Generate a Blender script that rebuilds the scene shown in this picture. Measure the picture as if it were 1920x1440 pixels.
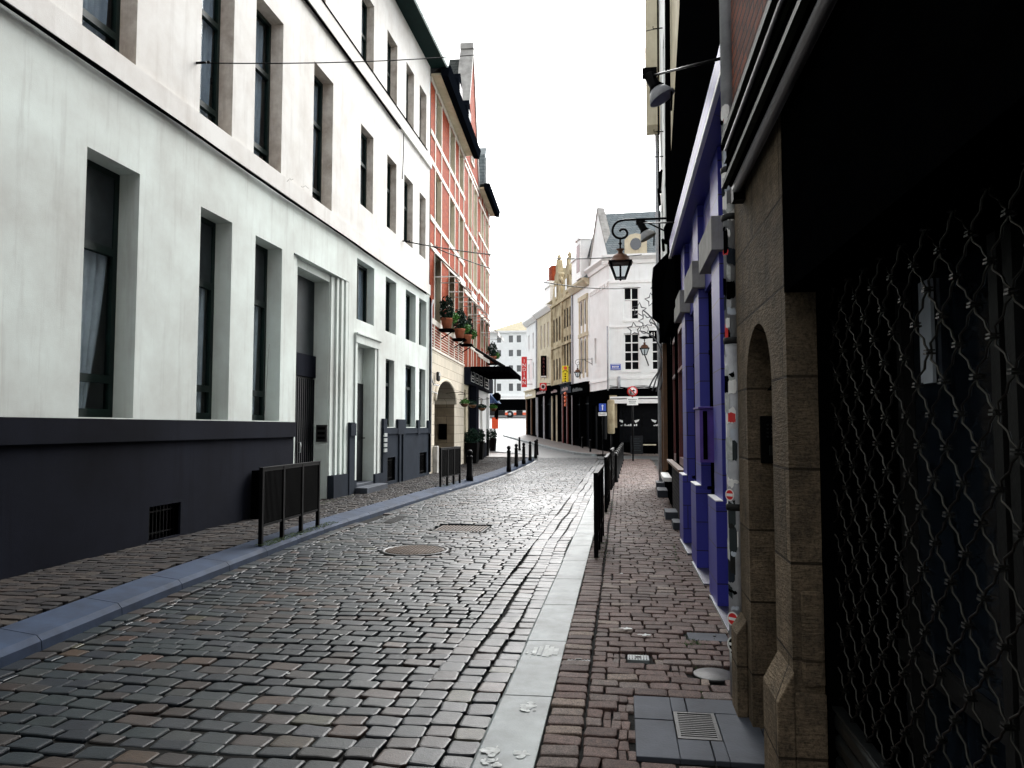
import bpy, math, random
from mathutils import Matrix, Vector
random.seed(7)
R = math.radians
PI = math.pi

# ------------------------------------------------------------------ camera, sky, sun, exposure
for o in list(bpy.data.objects): bpy.data.objects.remove(o)
S = bpy.context.scene
COL = S.collection
FPX = 1400.0; EYE = 1.6; VPX, VPY = 1165.0, 802.0       # focal length in photo pixels, eye height, vanishing point of the street
_a = (VPX-960)/FPX; _b = -(VPY-720)/FPX
PITCH = math.atan(-_b); YAW = math.asin(_a*math.cos(PITCH)/math.sqrt(1+(_a*math.cos(PITCH))**2))
cam = bpy.data.cameras.new('camera'); camo = bpy.data.objects.new('camera', cam); COL.objects.link(camo)
cam.sensor_width = 36; cam.lens = FPX/1920*36; cam.clip_start = .05; cam.clip_end = 3000
camo.location = (0, 0, EYE); camo.rotation_euler = (PI/2+PITCH, 0, YAW)
S.camera = camo
SUN_EL, SUN_AZ = 40, 14            # azimuth from +Y towards +X
w = bpy.data.worlds.new('World'); S.world = w; w.use_nodes = True
nt = w.node_tree; nt.nodes.clear()
sky = nt.nodes.new('ShaderNodeTexSky'); sky.sky_type = 'NISHITA'; sky.sun_disc = False
sky.sun_elevation = R(SUN_EL); sky.sun_rotation = R(SUN_AZ); sky.dust_density = 4; sky.air_density = 1.0
hs = nt.nodes.new('ShaderNodeHueSaturation'); hs.inputs['Saturation'].default_value = .12; hs.inputs['Value'].default_value = 1.0
bg = nt.nodes.new('ShaderNodeBackground'); bg.inputs['Strength'].default_value = .15
wo = nt.nodes.new('ShaderNodeOutputWorld')
nt.links.new(sky.outputs[0], hs.inputs['Color']); nt.links.new(hs.outputs[0], bg.inputs[0]); nt.links.new(bg.outputs[0], wo.inputs[0])
sl = bpy.data.lights.new('sun', 'SUN'); sl.energy = 1.15; sl.angle = R(40); sl.color = (1, 1, .985)
so = bpy.data.objects.new('sun', sl); COL.objects.link(so); so.rotation_euler = (R(90-SUN_EL), 0, R(180-SUN_AZ)); so.location = (0, 10, 40)
S.view_settings.view_transform = 'Standard'; S.view_settings.look = 'None'; S.view_settings.gamma = 1
S.view_settings.exposure = 2.0
S.render.resolution_x = 1024; S.render.resolution_y = 768
S.render.engine = 'CYCLES'

# ------------------------------------------------------------------ photo measuring helpers (points on real planes)
_s, _c = math.sin(YAW), math.cos(YAW); _sp, _cp = math.sin(PITCH), math.cos(PITCH)
def ray(u, v):
    a, b = (u-960)/FPX, -(v-720)/FPX
    return Vector((_c, _s, 0))*a + Vector((_s*_sp, -_c*_sp, _cp))*b + Vector((-_s*_cp, _c*_cp, _sp))
def on_z(u, v, z): d = ray(u, v); return d*((z-EYE)/d.z) + Vector((0, 0, EYE))
def on_y(u, v, y): d = ray(u, v); return d*(y/d.y) + Vector((0, 0, EYE))
def on_x(u, v, x): d = ray(u, v); return d*(x/d.x) + Vector((0, 0, EYE))
def interp(tab, y):
    if y <= tab[0][0]: return tab[0][1]
    for (a, p), (b, q) in zip(tab, tab[1:]):
        if y <= b:
            t = (y-a)/(b-a); return p + (q-p)*t
    return tab[-1][1]
def smooth(tab, y, r=1.6): return sum(interp(tab, y+r*k/3) for k in range(-3, 4))/7
TER = [(-50, 0), (39, 0), (44, .04), (50, .2), (65, .8), (90, 2.1), (115, 3.3), (140, 4.3), (220, 6), (3000, 6)]
def ground(y): return smooth(TER, y, 3)

# ------------------------------------------------------------------ materials
MATS = {}
def new_mat(name):
    m = bpy.data.materials.new(name); m.use_nodes = True
    n = m.node_tree; b = n.nodes['Principled BSDF']; MATS[name] = m
    return m, n, b
def node(n, t, **kw):
    x = n.nodes.new(t)
    for k, v in kw.items(): setattr(x, k, v)
    return x
def coords(n, mode='Object', scale=(1, 1, 1)):
    tc = node(n, 'ShaderNodeTexCoord'); mp = node(n, 'ShaderNodeMapping'); mp.inputs['Scale'].default_value = scale
    n.links.new(tc.outputs[mode], mp.inputs[0]); return mp.outputs[0]
def noise(n, vec, scale, detail=5, rough=.6):
    x = node(n, 'ShaderNodeTexNoise'); x.inputs['Scale'].default_value = scale; x.inputs['Detail'].default_value = detail
    x.inputs['Roughness'].default_value = rough; n.links.new(vec, x.inputs['Vector']); return x.outputs['Fac']
def ramp(n, fac, stops):
    r = node(n, 'ShaderNodeValToRGB'); e = r.color_ramp.elements
    e[0].position, e[0].color = stops[0][0], tuple(stops[0][1])+(1,)
    e[1].position, e[1].color = stops[-1][0], tuple(stops[-1][1])+(1,)
    for p, c in stops[1:-1]:
        q = e.new(p); q.color = tuple(c)+(1,)
    n.links.new(fac, r.inputs[0]); return r.outputs[0]
def mix(n, fac, a, b, mode='MIX'):
    m = node(n, 'ShaderNodeMix', data_type='RGBA', blend_type=mode)
    if isinstance(fac, float): m.inputs[0].default_value = fac
    else: n.links.new(fac, m.inputs[0])
    for i, v in ((6, a), (7, b)):
        if isinstance(v, tuple): m.inputs[i].default_value = v+(1,) if len(v) == 3 else v
        else: n.links.new(v, m.inputs[i])
    return m.outputs[2]
def bump(n, b, h, strength=.3, dist=.01, normal=None):
    x = node(n, 'ShaderNodeBump'); x.inputs['Strength'].default_value = strength; x.inputs['Distance'].default_value = dist
    n.links.new(h, x.inputs['Height'])
    if normal is not None: n.links.new(normal, x.inputs['Normal'])
    n.links.new(x.outputs[0], b.inputs['Normal']); return x.outputs[0]
def plain(name, col, rough=.6, metal=0, var=.25, scale=6, bstr=.15, bscale=60, spec=.5, bd=.004):
    m, n, b = new_mat(name)
    v = coords(n)
    f = noise(n, v, scale)
    dark = tuple(c*(1-var) for c in col); lite = tuple(min(1, c*(1+var)) for c in col)
    n.links.new(ramp(n, f, [(.3, dark), (.7, lite)]), b.inputs['Base Color'])
    b.inputs['Roughness'].default_value = rough; b.inputs['Metallic'].default_value = metal
    b.inputs['Specular IOR Level'].default_value = spec
    if bstr: bump(n, b, noise(n, v, bscale, 3), bstr, bd)
    return m
def plaster(name, col, stain, amt=.5, rough=.85, patch=1.2):
    m, n, b = new_mat(name); b.inputs['Specular IOR Level'].default_value = .04
    v = coords(n); st = coords(n, scale=(3.5, 3.5, .25))
    f1 = noise(n, v, patch, 6, .65); f2 = noise(n, st, 1.6, 6, .7); f3 = noise(n, v, 260, 2)
    c = mix(n, ramp(n, f1, [(.38, (0, 0, 0)), (.75, (amt,)*3)]), tuple(col), tuple(stain))
    c = mix(n, ramp(n, f2, [(.52, (0, 0, 0)), (.85, (amt*.8,)*3)]), c, tuple(x*.8 for x in stain))
    c = mix(n, ramp(n, f3, [(.35, (.16,)*3), (.62, (0,)*3)]), c, tuple(x*.6 for x in col))
    n.links.new(c, b.inputs['Base Color']); b.inputs['Roughness'].default_value = rough
    b1 = node(n, 'ShaderNodeMath', operation='ADD'); n.links.new(noise(n, v, 90, 4), b1.inputs[0]); n.links.new(noise(n, v, 7, 3), b1.inputs[1])
    bump(n, b, b1.outputs[0], .25, .006)
    return m
def masonry(name, c1, c2, mortar, bw, rh, ms=.012, rough=.85, var=.3, bstr=.5, offset=.5, cut=False):
    m, n, b = new_mat(name); b.inputs['Specular IOR Level'].default_value = .06 if rough > .5 else .5
    tc = node(n, 'ShaderNodeTexCoord'); sx = node(n, 'ShaderNodeSeparateXYZ'); n.links.new(tc.outputs['Object'], sx.inputs[0])
    ad = node(n, 'ShaderNodeMath', operation='ADD'); n.links.new(sx.outputs[0], ad.inputs[0]); n.links.new(sx.outputs[1], ad.inputs[1])
    cb = node(n, 'ShaderNodeCombineXYZ'); n.links.new(ad.outputs[0], cb.inputs[0]); n.links.new(sx.outputs[2], cb.inputs[1])
    t = node(n, 'ShaderNodeTexBrick'); n.links.new(cb.outputs[0], t.inputs['Vector'])
    t.inputs['Scale'].default_value = 1; t.inputs['Brick Width'].default_value = bw; t.inputs['Row Height'].default_value = rh
    t.inputs['Mortar Size'].default_value = ms; t.inputs['Color1'].default_value = tuple(c1)+(1,); t.inputs['Color2'].default_value = tuple(c2)+(1,)
    t.inputs['Mortar'].default_value = tuple(mortar)+(1,); t.inputs['Mortar Smooth'].default_value = .15; t.offset = offset
    v = coords(n)
    f = noise(n, v, 3, 6, .7)
    c = mix(n, ramp(n, f, [(.3, (0,)*3), (.75, (var,)*3)]), t.outputs[0], tuple(x*.35 for x in c1))
    if cut:
        c = mix(n, ramp(n, noise(n, v, 9, 6, .75), [(.42, (0,)*3), (.7, (.8,)*3)]), c, (.035, .030, .024))
        c = mix(n, ramp(n, noise(n, v, 70, 4, .8), [(.45, (0,)*3), (.62, (.6,)*3)]), c, (.02, .016, .011))
    n.links.new(c, b.inputs['Base Color']); b.inputs['Roughness'].default_value = rough
    inv = node(n, 'ShaderNodeMath', operation='MULTIPLY_ADD'); inv.inputs[1].default_value = -1.0; inv.inputs[2].default_value = 1
    n.links.new(t.outputs[1], inv.inputs[0])
    a2 = node(n, 'ShaderNodeMath', operation='MULTIPLY_ADD'); a2.inputs[1].default_value = .35
    if cut:   # diagonal chisel marks on dressed stone
        cv = node(n, 'ShaderNodeMapping'); cv.inputs['Rotation'].default_value = (R(20), R(32), R(15)); cv.inputs['Scale'].default_value = (16, 16, 85)
        n.links.new(tc.outputs['Object'], cv.inputs[0])
        n.links.new(noise(n, cv.outputs[0], 1.0, 3, .7), a2.inputs[0]); a2.inputs[1].default_value = .9
    else: n.links.new(noise(n, v, 45, 4), a2.inputs[0])
    n.links.new(inv.outputs[0], a2.inputs[2])
    bump(n, b, a2.outputs[0], bstr, .012)
    return m
def stones(name, stops, rough=(.3, .55), spec=.5):
    m, n, b = new_mat(name)
    g = node(n, 'ShaderNodeNewGeometry'); v = coords(n)
    c = ramp(n, g.outputs['Random Per Island'], stops)
    c = mix(n, ramp(n, noise(n, v, 28, 6, .7), [(.3, (.55,)*3), (.62, (0,)*3)]), c, (.006, .007, .008))
    c = mix(n, ramp(n, noise(n, v, .7, 4), [(.45, (0,)*3), (.8, (.35,)*3)]), c, (.008, .010, .010))
    c = mix(n, ramp(n, noise(n, v, 130, 3, .8), [(.42, (.6,)*3), (.6, (0,)*3)]), c, (.003, .003, .004))
    n.links.new(c, b.inputs['Base Color'])
    mr = node(n, 'ShaderNodeMapRange'); mr.inputs[3].default_value, mr.inputs[4].default_value = rough
    n.links.new(noise(n, v, 5, 4), mr.inputs[0]); n.links.new(mr.outputs[0], b.inputs['Roughness'])
    b.inputs['Specular IOR Level'].default_value = spec
    a = node(n, 'ShaderNodeMath', operation='ADD'); n.links.new(noise(n, v, 35, 4, .7), a.inputs[0]); n.links.new(noise(n, v, 160, 2), a.inputs[1])
    bump(n, b, a.outputs[0], .32, .005)
    return m
def glass_mat(name, tint=(.25, .28, .3), gloss=0):
    m, n, b = new_mat(name); n.nodes.remove(b)
    out = n.nodes['Material Output']; tr = node(n, 'ShaderNodeBsdfTransparent'); tr.inputs[0].default_value = tint+(1,)
    gl = node(n, 'ShaderNodeBsdfGlossy'); gl.inputs['Roughness'].default_value = .03
    lw0 = node(n, 'ShaderNodeLayerWeight'); lw0.inputs[0].default_value = .5; lw = node(n, 'ShaderNodeMath', operation='POWER'); lw.inputs[1].default_value = 4.0; n.links.new(lw0.outputs['Facing'], lw.inputs[0])
    ad = node(n, 'ShaderNodeMath', operation='MULTIPLY_ADD', use_clamp=True); ad.inputs[1].default_value = .22; ad.inputs[2].default_value = .02
    n.links.new(lw.outputs[0], ad.inputs[0])
    ms = node(n, 'ShaderNodeMixShader'); n.links.new(ad.outputs[0], ms.inputs[0]); n.links.new(tr.outputs[0], ms.inputs[1]); n.links.new(gl.outputs[0], ms.inputs[2])
    n.links.new(ms.outputs[0], out.inputs[0]); return m

M = {}
M['low'] = plaster('painted_render', (.64, .70, .665), (.37, .355, .33), .85, patch=.45)
M['up'] = plaster('weathered_render', (.66, .655, .63), (.44, .40, .36), .65)
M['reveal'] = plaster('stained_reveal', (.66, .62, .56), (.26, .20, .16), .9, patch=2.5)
M['plinth'] = plaster('plinth_paint', (.0085, .0100, .0165), (.0022, .0025, .004), 1.0, rough=.9, patch=.4)
M['dkgreen'] = plain('green_frame_paint', (.003, .012, .010), .5, spec=.2)
M['panel'] = plain('blind_box_paint', (.020, .027, .030), .6, spec=.2)
M['black'] = plain('black_paint', (.0010, .0011, .0013), .8, bstr=.05, spec=0)
M['blackmetal'] = plain('black_metal', (.0012, .0012, .0015), .5, bstr=.1, spec=.05)
M['door'] = plain('dark_door_paint', (.003, .004, .006), .5, spec=.15)
M['curtain'] = plain('curtain_cloth', (.80, .81, .82), .9, var=.15)
M['curtainb'] = plain('curtain_cloth_grey', (.42, .46, .52), .9, var=.15)
M['glass'] = glass_mat('window_glass', (.80, .84, .86))
M['darkpane'] = plain('unlit_pane', (.002, .0025, .0035), .5, var=.3, bstr=0, spec=.04)
M['plinth2'] = plaster('plinth_paint_lit', (.024, .030, .040), (.010, .012, .016), .7, rough=.9)  # plinth paint again, lighter: the stronger light there is put into the colour
M['jamb'] = masonry('limestone_shaded', (.24, .19, .13), (.20, .16, .11), (.07, .055, .04), .75, .34, .008, var=.6)  # limestone copy for the gateway reveal, its shade put into the darker colour
M['dglass'] = plain('dark_glass', (.008, .012, .018), .06, var=.3, bstr=0, spec=.8)
M['pglass'] = plain('pale_glass', (.05, .056, .06), .15, var=.3, bstr=0, spec=.8)
M['soffit'] = plain('soffit_paint', (.004, .016, .015), .7, spec=.1)
M['fascia'] = plain('fascia_paint', (.62, .74, .74), .5)
M['brick'] = masonry('red_brick', (.24, .030, .012), (.34, .062, .022), (.14, .06, .035), .22, .075, .010, var=.35)
M['bandstone'] = plain('band_stone', (.56, .52, .45), .8, var=.12)
M['limestone'] = masonry('limestone_ashlar', (.58, .52, .42), (.52, .47, .38), (.22, .19, .15), .75, .34, .008, var=.3)
M['cream'] = plaster('cream_stone', (.62, .56, .42), (.32, .26, .16), .7)
M['white'] = plaster('white_render', (.86, .88, .865), (.60, .60, .57), .4)
M['whitep'] = plain('white_paint', (.78, .78, .76), .5, var=.06)
M['yellow'] = plaster('ochre_stone', (.52, .45, .30), (.14, .10, .05), 1.0)
M['slate'] = masonry('slate_roof', (.15, .18, .19), (.20, .23, .24), (.07, .08, .085), .35, .16, .012, rough=.6, var=.2)
M['slatemid'] = masonry('weathered_slate', (.060, .066, .064), (.085, .09, .085), (.025, .03, .03), .35, .16, .014, rough=.8, var=.3)
M['slatedk'] = masonry('dark_slate', (.03, .035, .045), (.05, .055, .06), (.01, .01, .012), .3, .15, .012, rough=.5)
M['rooftan'] = masonry('tan_roof', (.30, .27, .18), (.36, .32, .22), (.2, .18, .12), .4, .3, .01)
M['coping'] = plain('coping_stone', (.32, .31, .29), .85, var=.3, scale=3)
M['gutter'] = plain('black_gutter', (.003, .004, .006), .8, spec=0)
M['road'] = stones('road_setts', [(0, (.002, .006, .013)), (.3, (.005, .012, .018)), (.55, (.008, .018, .021)), (.70, (.015, .020, .020)), (.82, (.022, .013, .010)), (.93, (.030, .018, .012)), (.98, (.055, .024, .012)), (1, (.040, .042, .016))], (.34, .54), .28)
M['pave'] = stones('pavement_bricks', [(0, (.085, .052, .043)), (.4, (.135, .085, .070)), (.7, (.17, .110, .092)), (.9, (.15, .115, .10)), (1, (.25, .19, .15))], (.6, .8), .10)
M['paveL'] = stones('pavement_setts', [(0, (.016, .015, .016)), (.5, (.030, .026, .024)), (.8, (.045, .034, .029)), (1, (.055, .046, .038))], (.65, .8), .10)
M['joint'] = plain('joint_soil', (.004, .004, .0035), .95, bstr=.6, bscale=40, bd=.01, spec=.1)
M['kerb'] = plain('bluestone_kerb', (.120, .140, .140), .6, var=.5, scale=5, bstr=.3, bscale=90)
M['kerbL'] = plain('bluestone_kerb_vignette', (.018, .028, .050), .75, spec=.10, var=.35, scale=3, bstr=.3, bscale=90)  # bluestone again; the vignette over the left kerb is put into its navy
M['slab'] = plain('bluestone_slab', (.046, .052, .064), .7, spec=.12, var=.35, scale=2.2, bstr=.3, bscale=70)
M['paint'] = plain('white_road_paint', (.42, .44, .43), .8, var=.4, scale=25)
M['iron'] = plain('cast_iron', (.010, .010, .010), .5, spec=.2, var=.4, bstr=.4)
M['rust'] = plain('rusty_iron', (.055, .032, .017), .6, spec=.2, var=.4, scale=10, bstr=.3)
M['blue'] = masonry('blue_painted_block', (.026, .028, .26), (.030, .033, .30), (.006, .007, .05), 2.0, .30, .006, rough=.42, var=.18, bstr=.3)
M['bluelite'] = plain('lilac_box_paint', (.07, .03, .24), .5)
M['greybox'] = plain('grey_concrete', (.26, .255, .24), .85, var=.2)
M['plate'] = plain('chequer_plate', (.10, .10, .12), .35, metal=.8, bstr=.8, bscale=120)
M['stone'] = masonry('brown_sandstone', (.22, .168, .112), (.14, .110, .076), (.010, .008, .006), .62, .36, .006, var=.95, bstr=.9, cut=True)
M['oldbrick'] = masonry('old_brown_brick', (.19, .042, .014), (.09, .028, .013), (.022, .016, .013), .21, .065, .01, var=.6, bstr=.9)
M['zinc'] = plain('zinc_pipe', (.34, .35, .37), .45, metal=0, var=.25, scale=9)
M['shutter'] = plain('shutter_steel', (.014, .016, .016), .35, metal=.5, var=.3)
M['lattice'] = plain('lattice_steel', (.035, .034, .03), .32, metal=.9, var=.4)
M['mossrail'] = plain('mossy_rail', (.010, .013, .007), .75, spec=.1, var=.6, scale=14)
M['redframe'] = plain('dark_red_paint', (.11, .015, .014), .4)
M['brown'] = plain('brown_wood', (.10, .042, .012), .5)
M['terracotta'] = plain('terracotta', (.30, .09, .04), .8)
M['leafdk'] = plain('dark_leaf', (.005, .020, .012), .7, var=.5, scale=9, spec=.15)
M['leaf'] = plain('bright_leaf', (.045, .14, .022), .6, var=.5, scale=9, spec=.2)
M['moss'] = plain('moss', (.035, .07, .015), .8, var=.5)
M['copper'] = plain('copper', (.09, .036, .016), .4, metal=.6)
M['lampglass'] = plain('lantern_glass', (.55, .56, .55), .2, var=.1, bstr=0)
M['red'] = plain('red_paint', (.60, .015, .015), .45, var=.1)
M['orange'] = plain('orange_panel', (.80, .12, .04), .5, var=.08)
M['yellowsign'] = plain('yellow_sign', (.85, .72, .01), .5, var=.05)
M['bluesign'] = plain('blue_sign', (.01, .06, .42), .45, var=.1)
M['lantred'] = plain('red_lantern', (.75, .16, .06), .5)
M['tyre'] = plain('tyre_rubber', (.012,)*3, .8)
M['bottleblue'] = plain('blue_awning', (.01, .06, .16), .6)
M['steel'] = plain('dull_steel', (.05, .05, .055), .4)
M['star'] = plain('dull_wire', (.10, .10, .11), .5)
M['stain'] = plain('crack_dirt', (.14, .13, .115), .9, spec=0)
M['alu'] = plain('aluminium', (.4, .42, .42), .35, metal=.7)

# ------------------------------------------------------------------ mesh builder
class MB:
    def __init__(s, T=None): s.v = []; s.f = []; s.m = []; s.T = T; s.cm = 0; s.sm = []
    def add(s, vs, fs, smooth=False):
        o = len(s.v)
        if s.T is not None: vs = [tuple(s.T @ Vector(p)) for p in vs]
        s.v += [tuple(p) for p in vs]
        for f in fs: s.f.append([i+o for i in f]); s.m.append(s.cm); s.sm.append(smooth)
        return s
    def mat(s, i): s.cm = i; return s
    def quad(s, a, b, c, d): return s.add([a, b, c, d], [(0, 1, 2, 3)])
    def box(s, x0, y0, z0, x1, y1, z1):
        x0, x1 = min(x0, x1), max(x0, x1); y0, y1 = min(y0, y1), max(y0, y1); z0, z1 = min(z0, z1), max(z0, z1)
        return s.add([(x0, y0, z0), (x1, y0, z0), (x1, y1, z0), (x0, y1, z0), (x0, y0, z1), (x1, y0, z1), (x1, y1, z1), (x0, y1, z1)],
                     [(0, 3, 2, 1), (4, 5, 6, 7), (0, 1, 5, 4), (1, 2, 6, 5), (2, 3, 7, 6), (3, 0, 4, 7)])
    def prism(s, poly, a, b, axis='y'):
        # poly: list of 2-D points; extruded from a to b along axis. axis y: (x,z); axis x: (y,z); axis z: (x,y)
        def P(p, t): return (p[0], t, p[1]) if axis == 'y' else ((t, p[0], p[1]) if axis == 'x' else (p[0], p[1], t))
        n = len(poly); vs = [P(p, a) for p in poly]+[P(p, b) for p in poly]
        fs = [tuple(range(n)), tuple(range(2*n-1, n-1, -1))]+[(i, i+n, (i+1) % n+n, (i+1) % n) for i in range(n)]
        return s.add(vs, fs)
    def tube(s, pts, r, n=6, closed=False):
        pts = [Vector(p) for p in pts]; vs = []; fs = []; k = len(pts)
        rr = r if isinstance(r, (list, tuple)) else [r]*k
        ds = [(pts[(i+1) % k]-pts[i]).normalized() for i in range(k if closed else k-1)]
        mx_ = [max([abs(d[c]) for d in ds]+[0]) for c in range(3)]; up = Vector([(1, 0, 0), (0, 1, 0), (0, 0, 1)][mx_.index(min(mx_))])
        for i, p in enumerate(pts):
            if closed: d = pts[(i+1) % k]-pts[i-1]
            else: d = pts[min(i+1, k-1)]-pts[max(i-1, 0)]
            d = d.normalized() if d.length > 1e-9 else Vector((0, 0, 1))
            a = d.cross(up).normalized(); b = d.cross(a).normalized()
            for j in range(n):
                t = 2*PI*j/n; vs.append(p+(a*math.cos(t)+b*math.sin(t))*rr[i])
        m = k if closed else k-1
        for i in range(m):
            for j in range(n):
                q = (i+1) % k
                fs.append((i*n+j, i*n+(j+1) % n, q*n+(j+1) % n, q*n+j))
        if not closed: fs += [tuple(range(n-1, -1, -1)), tuple((k-1)*n+j for j in range(n))]
        return s.add([tuple(p) for p in vs], fs, smooth=True)
    def lathe(s, c, prof, n=16, smooth=True, T=None):
        vs = []; fs = []; k = len(prof)
        for r, z in prof:
            for j in range(n):
                t = 2*PI*j/n; p = Vector((r*math.cos(t), r*math.sin(t), z))
                if T is not None: p = T @ p
                vs.append((c[0]+p.x, c[1]+p.y, c[2]+p.z))
        for i in range(k-1):
            for j in range(n): fs.append((i*n+j, i*n+(j+1) % n, (i+1)*n+(j+1) % n, (i+1)*n+j))
        fs += [tuple(range(n-1, -1, -1)), tuple((k-1)*n+j for j in range(n))]
        return s.add(vs, fs, smooth=smooth)
    def bar(s, a, b, w, h):
        a, b = Vector(a), Vector(b); d = (b-a).normalized()
        up = Vector((0, 0, 1)) if abs(d.z) < .95 else Vector((1, 0, 0))
        p = d.cross(up).normalized()*w/2; q = d.cross(p).normalized()*h/2
        vs = [a+p+q, a-p+q, a-p-q, a+p-q, b+p+q, b-p+q, b-p-q, b+p-q]
        return s.add([tuple(x) for x in vs], [(0, 1, 2, 3), (7, 6, 5, 4), (0, 4, 5, 1), (1, 5, 6, 2), (2, 6, 7, 3), (3, 7, 4, 0)])
    def wall(s, x0, x1, z0, z1, ops, depth=.28, y=0, rm=None):
        xs = sorted({x0, x1, *[o[0] for o in ops], *[o[1] for o in ops]}); zs = sorted({z0, z1, *[o[2] for o in ops], *[o[3] for o in ops]})
        for i in range(len(xs)-1):
            for j in range(len(zs)-1):
                cx, cz = (xs[i]+xs[i+1])/2, (zs[j]+zs[j+1])/2
                if any(o[0] < cx < o[1] and o[2] < cz < o[3] for o in ops): continue
                s.quad((xs[i], y, zs[j]), (xs[i+1], y, zs[j]), (xs[i+1], y, zs[j+1]), (xs[i], y, zs[j+1]))
        c0 = s.cm
        if rm is not None: s.cm = rm
        for o in ops:
            a, b, c, d = o[:4]; e = y+(o[4] if len(o) > 4 else depth)
            s.quad((a, y, c), (a, e, c), (a, e, d), (a, y, d)); s.quad((b, y, c), (b, y, d), (b, e, d), (b, e, c))
            s.quad((a, y, d), (a, e, d), (b, e, d), (b, y, d)); s.quad((a, y, c), (b, y, c), (b, e, c), (a, e, c))
        s.cm = c0
        return s
    def shell(s, x0, x1, z0, z1, D, y=0):
        s.quad((x0, y, z0), (x0, y, z1), (x0, D, z1), (x0, D, z0)); s.quad((x1, y, z0), (x1, D, z0), (x1, D, z1), (x1, y, z1))
        s.quad((x0, D, z0), (x0, D, z1), (x1, D, z1), (x1, D, z0)); s.quad((x0, y, z1), (x1, y, z1), (x1, D, z1), (x0, D, z1))
        return s
    def build(s, name, mats, parent=None, loc=None, bevel=0):
        me = bpy.data.meshes.new(name); me.from_pydata(s.v, [], s.f)
        if not isinstance(mats, (list, tuple)): mats = [mats]
        for m in mats: me.materials.append(M[m] if isinstance(m, str) else m)
        if len(mats) > 1: me.polygons.foreach_set('material_index', s.m)
        me.polygons.foreach_set('use_smooth', s.sm)
        me.update()
        o = bpy.data.objects.new(name, me); COL.objects.link(o)
        if parent is not None: o.parent = parent
        if loc is not None: o.location = loc
        if bevel:
            b = o.modifiers.new('bevel', 'BEVEL'); b.width = bevel; b.segments = 2; b.limit_method = 'ANGLE'; b.angle_limit = R(40)
        return o
def tag(o, label=None, cat=None, group=None, kind=None):
    if label: o['label'] = label
    if cat: o['category'] = cat
    if group: o['group'] = group
    if kind: o['kind'] = kind
    return o
def thing(name, label, cat, loc=(0, 0, 0), rz=0, group=None):
    o = bpy.data.objects.new(name, None); COL.objects.link(o); o.location = loc; o.rotation_euler = (0, 0, rz); o.empty_display_size = .2
    return tag(o, label, cat, group)
def facade(name, label, cat, p, xdir, group=None, z=0): return thing(name, label, cat, (p[0], p[1], z), math.atan2(xdir[1], xdir[0]), group)
def copy_tree(o, parent=None):
    c = o.copy(); COL.objects.link(c)
    if parent is not None: c.parent = parent
    for ch in [x for x in bpy.data.objects if x.parent == o]: copy_tree(ch, c)
    return c
def text_mesh(mb, s, size, T, extrude=.002):
    cu = bpy.data.curves.new('t', 'FONT'); cu.body = s; cu.size = size; cu.align_x = 'CENTER'; cu.align_y = 'CENTER'; cu.extrude = extrude
    o = bpy.data.objects.new('t', cu); COL.objects.link(o)
    dg = bpy.context.evaluated_depsgraph_get(); me = bpy.data.meshes.new_from_object(o.evaluated_get(dg))
    mb.add([tuple(T @ v.co) for v in me.vertices], [tuple(p.vertices) for p in me.polygons])
    bpy.data.objects.remove(o); bpy.data.curves.remove(cu); bpy.data.meshes.remove(me)
FRONT = Matrix(((1, 0, 0, 0), (0, 0, -1, 0), (0, 1, 0, 0), (0, 0, 0, 1)))     # text in xy -> upright, facing -y

# ------------------------------------------------------------------ windows
def curtain(parent, x0, x1, z0, z1, y, m='curtain', gather=.0, T=None, seed=0):
    rnd = random.Random(seed); mb = MB(T); nx, nz = 36, 8; ph = rnd.random()*9
    vs = []
    for j in range(nz+1):
        t = j/nz; z = z0+(z1-z0)*t
        lo = x0+(x1-x0)*gather*(1-t)**1.4*.4; hi = x1-(x1-x0)*gather*(1-t)**1.4
        for i in range(nx+1):
            q = i/nx; x = lo+(hi-lo)*q
            vs.append((x, y+.028*math.sin(q*38+ph+.8*math.sin(q*9+t*1.5))+.012*math.sin(q*90+ph), z))
    fs = [(j*(nx+1)+i, j*(nx+1)+i+1, (j+1)*(nx+1)+i+1, (j+1)*(nx+1)+i) for j in range(nz) for i in range(nx)]
    mb.add(vs, fs, smooth=True); return mb.build('curtain', m, parent)
def window(parent, x0, x1, z0, z1, y, fm='dkgreen', gm='glass', tz=(), mx=(), fw=.06, fd=.07, blind=None, cur=None, T=None, gather=0, seed=0, bar=.05, name='window'):
    """frame mesh (the window) with a pane child; tz transoms, mx mullions; blind: z above which a solid panel fills; cur: curtain material"""
    f = MB(T)
    f.box(x0, y, z0, x0+fw, y+fd, z1); f.box(x1-fw, y, z0, x1, y+fd, z1)
    f.box(x0+fw, y, z1-fw, x1-fw, y+fd, z1); f.box(x0+fw, y, z0, x1-fw, y+fd, z0+fw*1.3)
    zs = sorted(tz)
    for z in zs: f.box(x0+fw, y-.012, z-bar/2, x1-fw, y+fd-.01, z+bar/2)
    for x in mx:
        f.box(x-bar*.5, y+.004, z0+fw*1.3, x+bar*.5, y+fd-.012, z1-fw)
    o = f.build(name, fm, parent)
    top = z1-fw
    if blind:
        MB(T).box(x0+fw, y+.015, blind, x1-fw, y+fd-.005, z1-fw).build('panel', 'panel', o); top = blind
    MB(T).box(x0+fw, y+fd*.5, z0+fw, x1-fw, y+fd*.5+.006, top).build('pane', gm, o)
    if cur: curtain(o, x0+fw*.5, x1-fw*.5, z0+.05, top-.02, y+fd+.045, cur, gather, T, seed)
    return o

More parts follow.
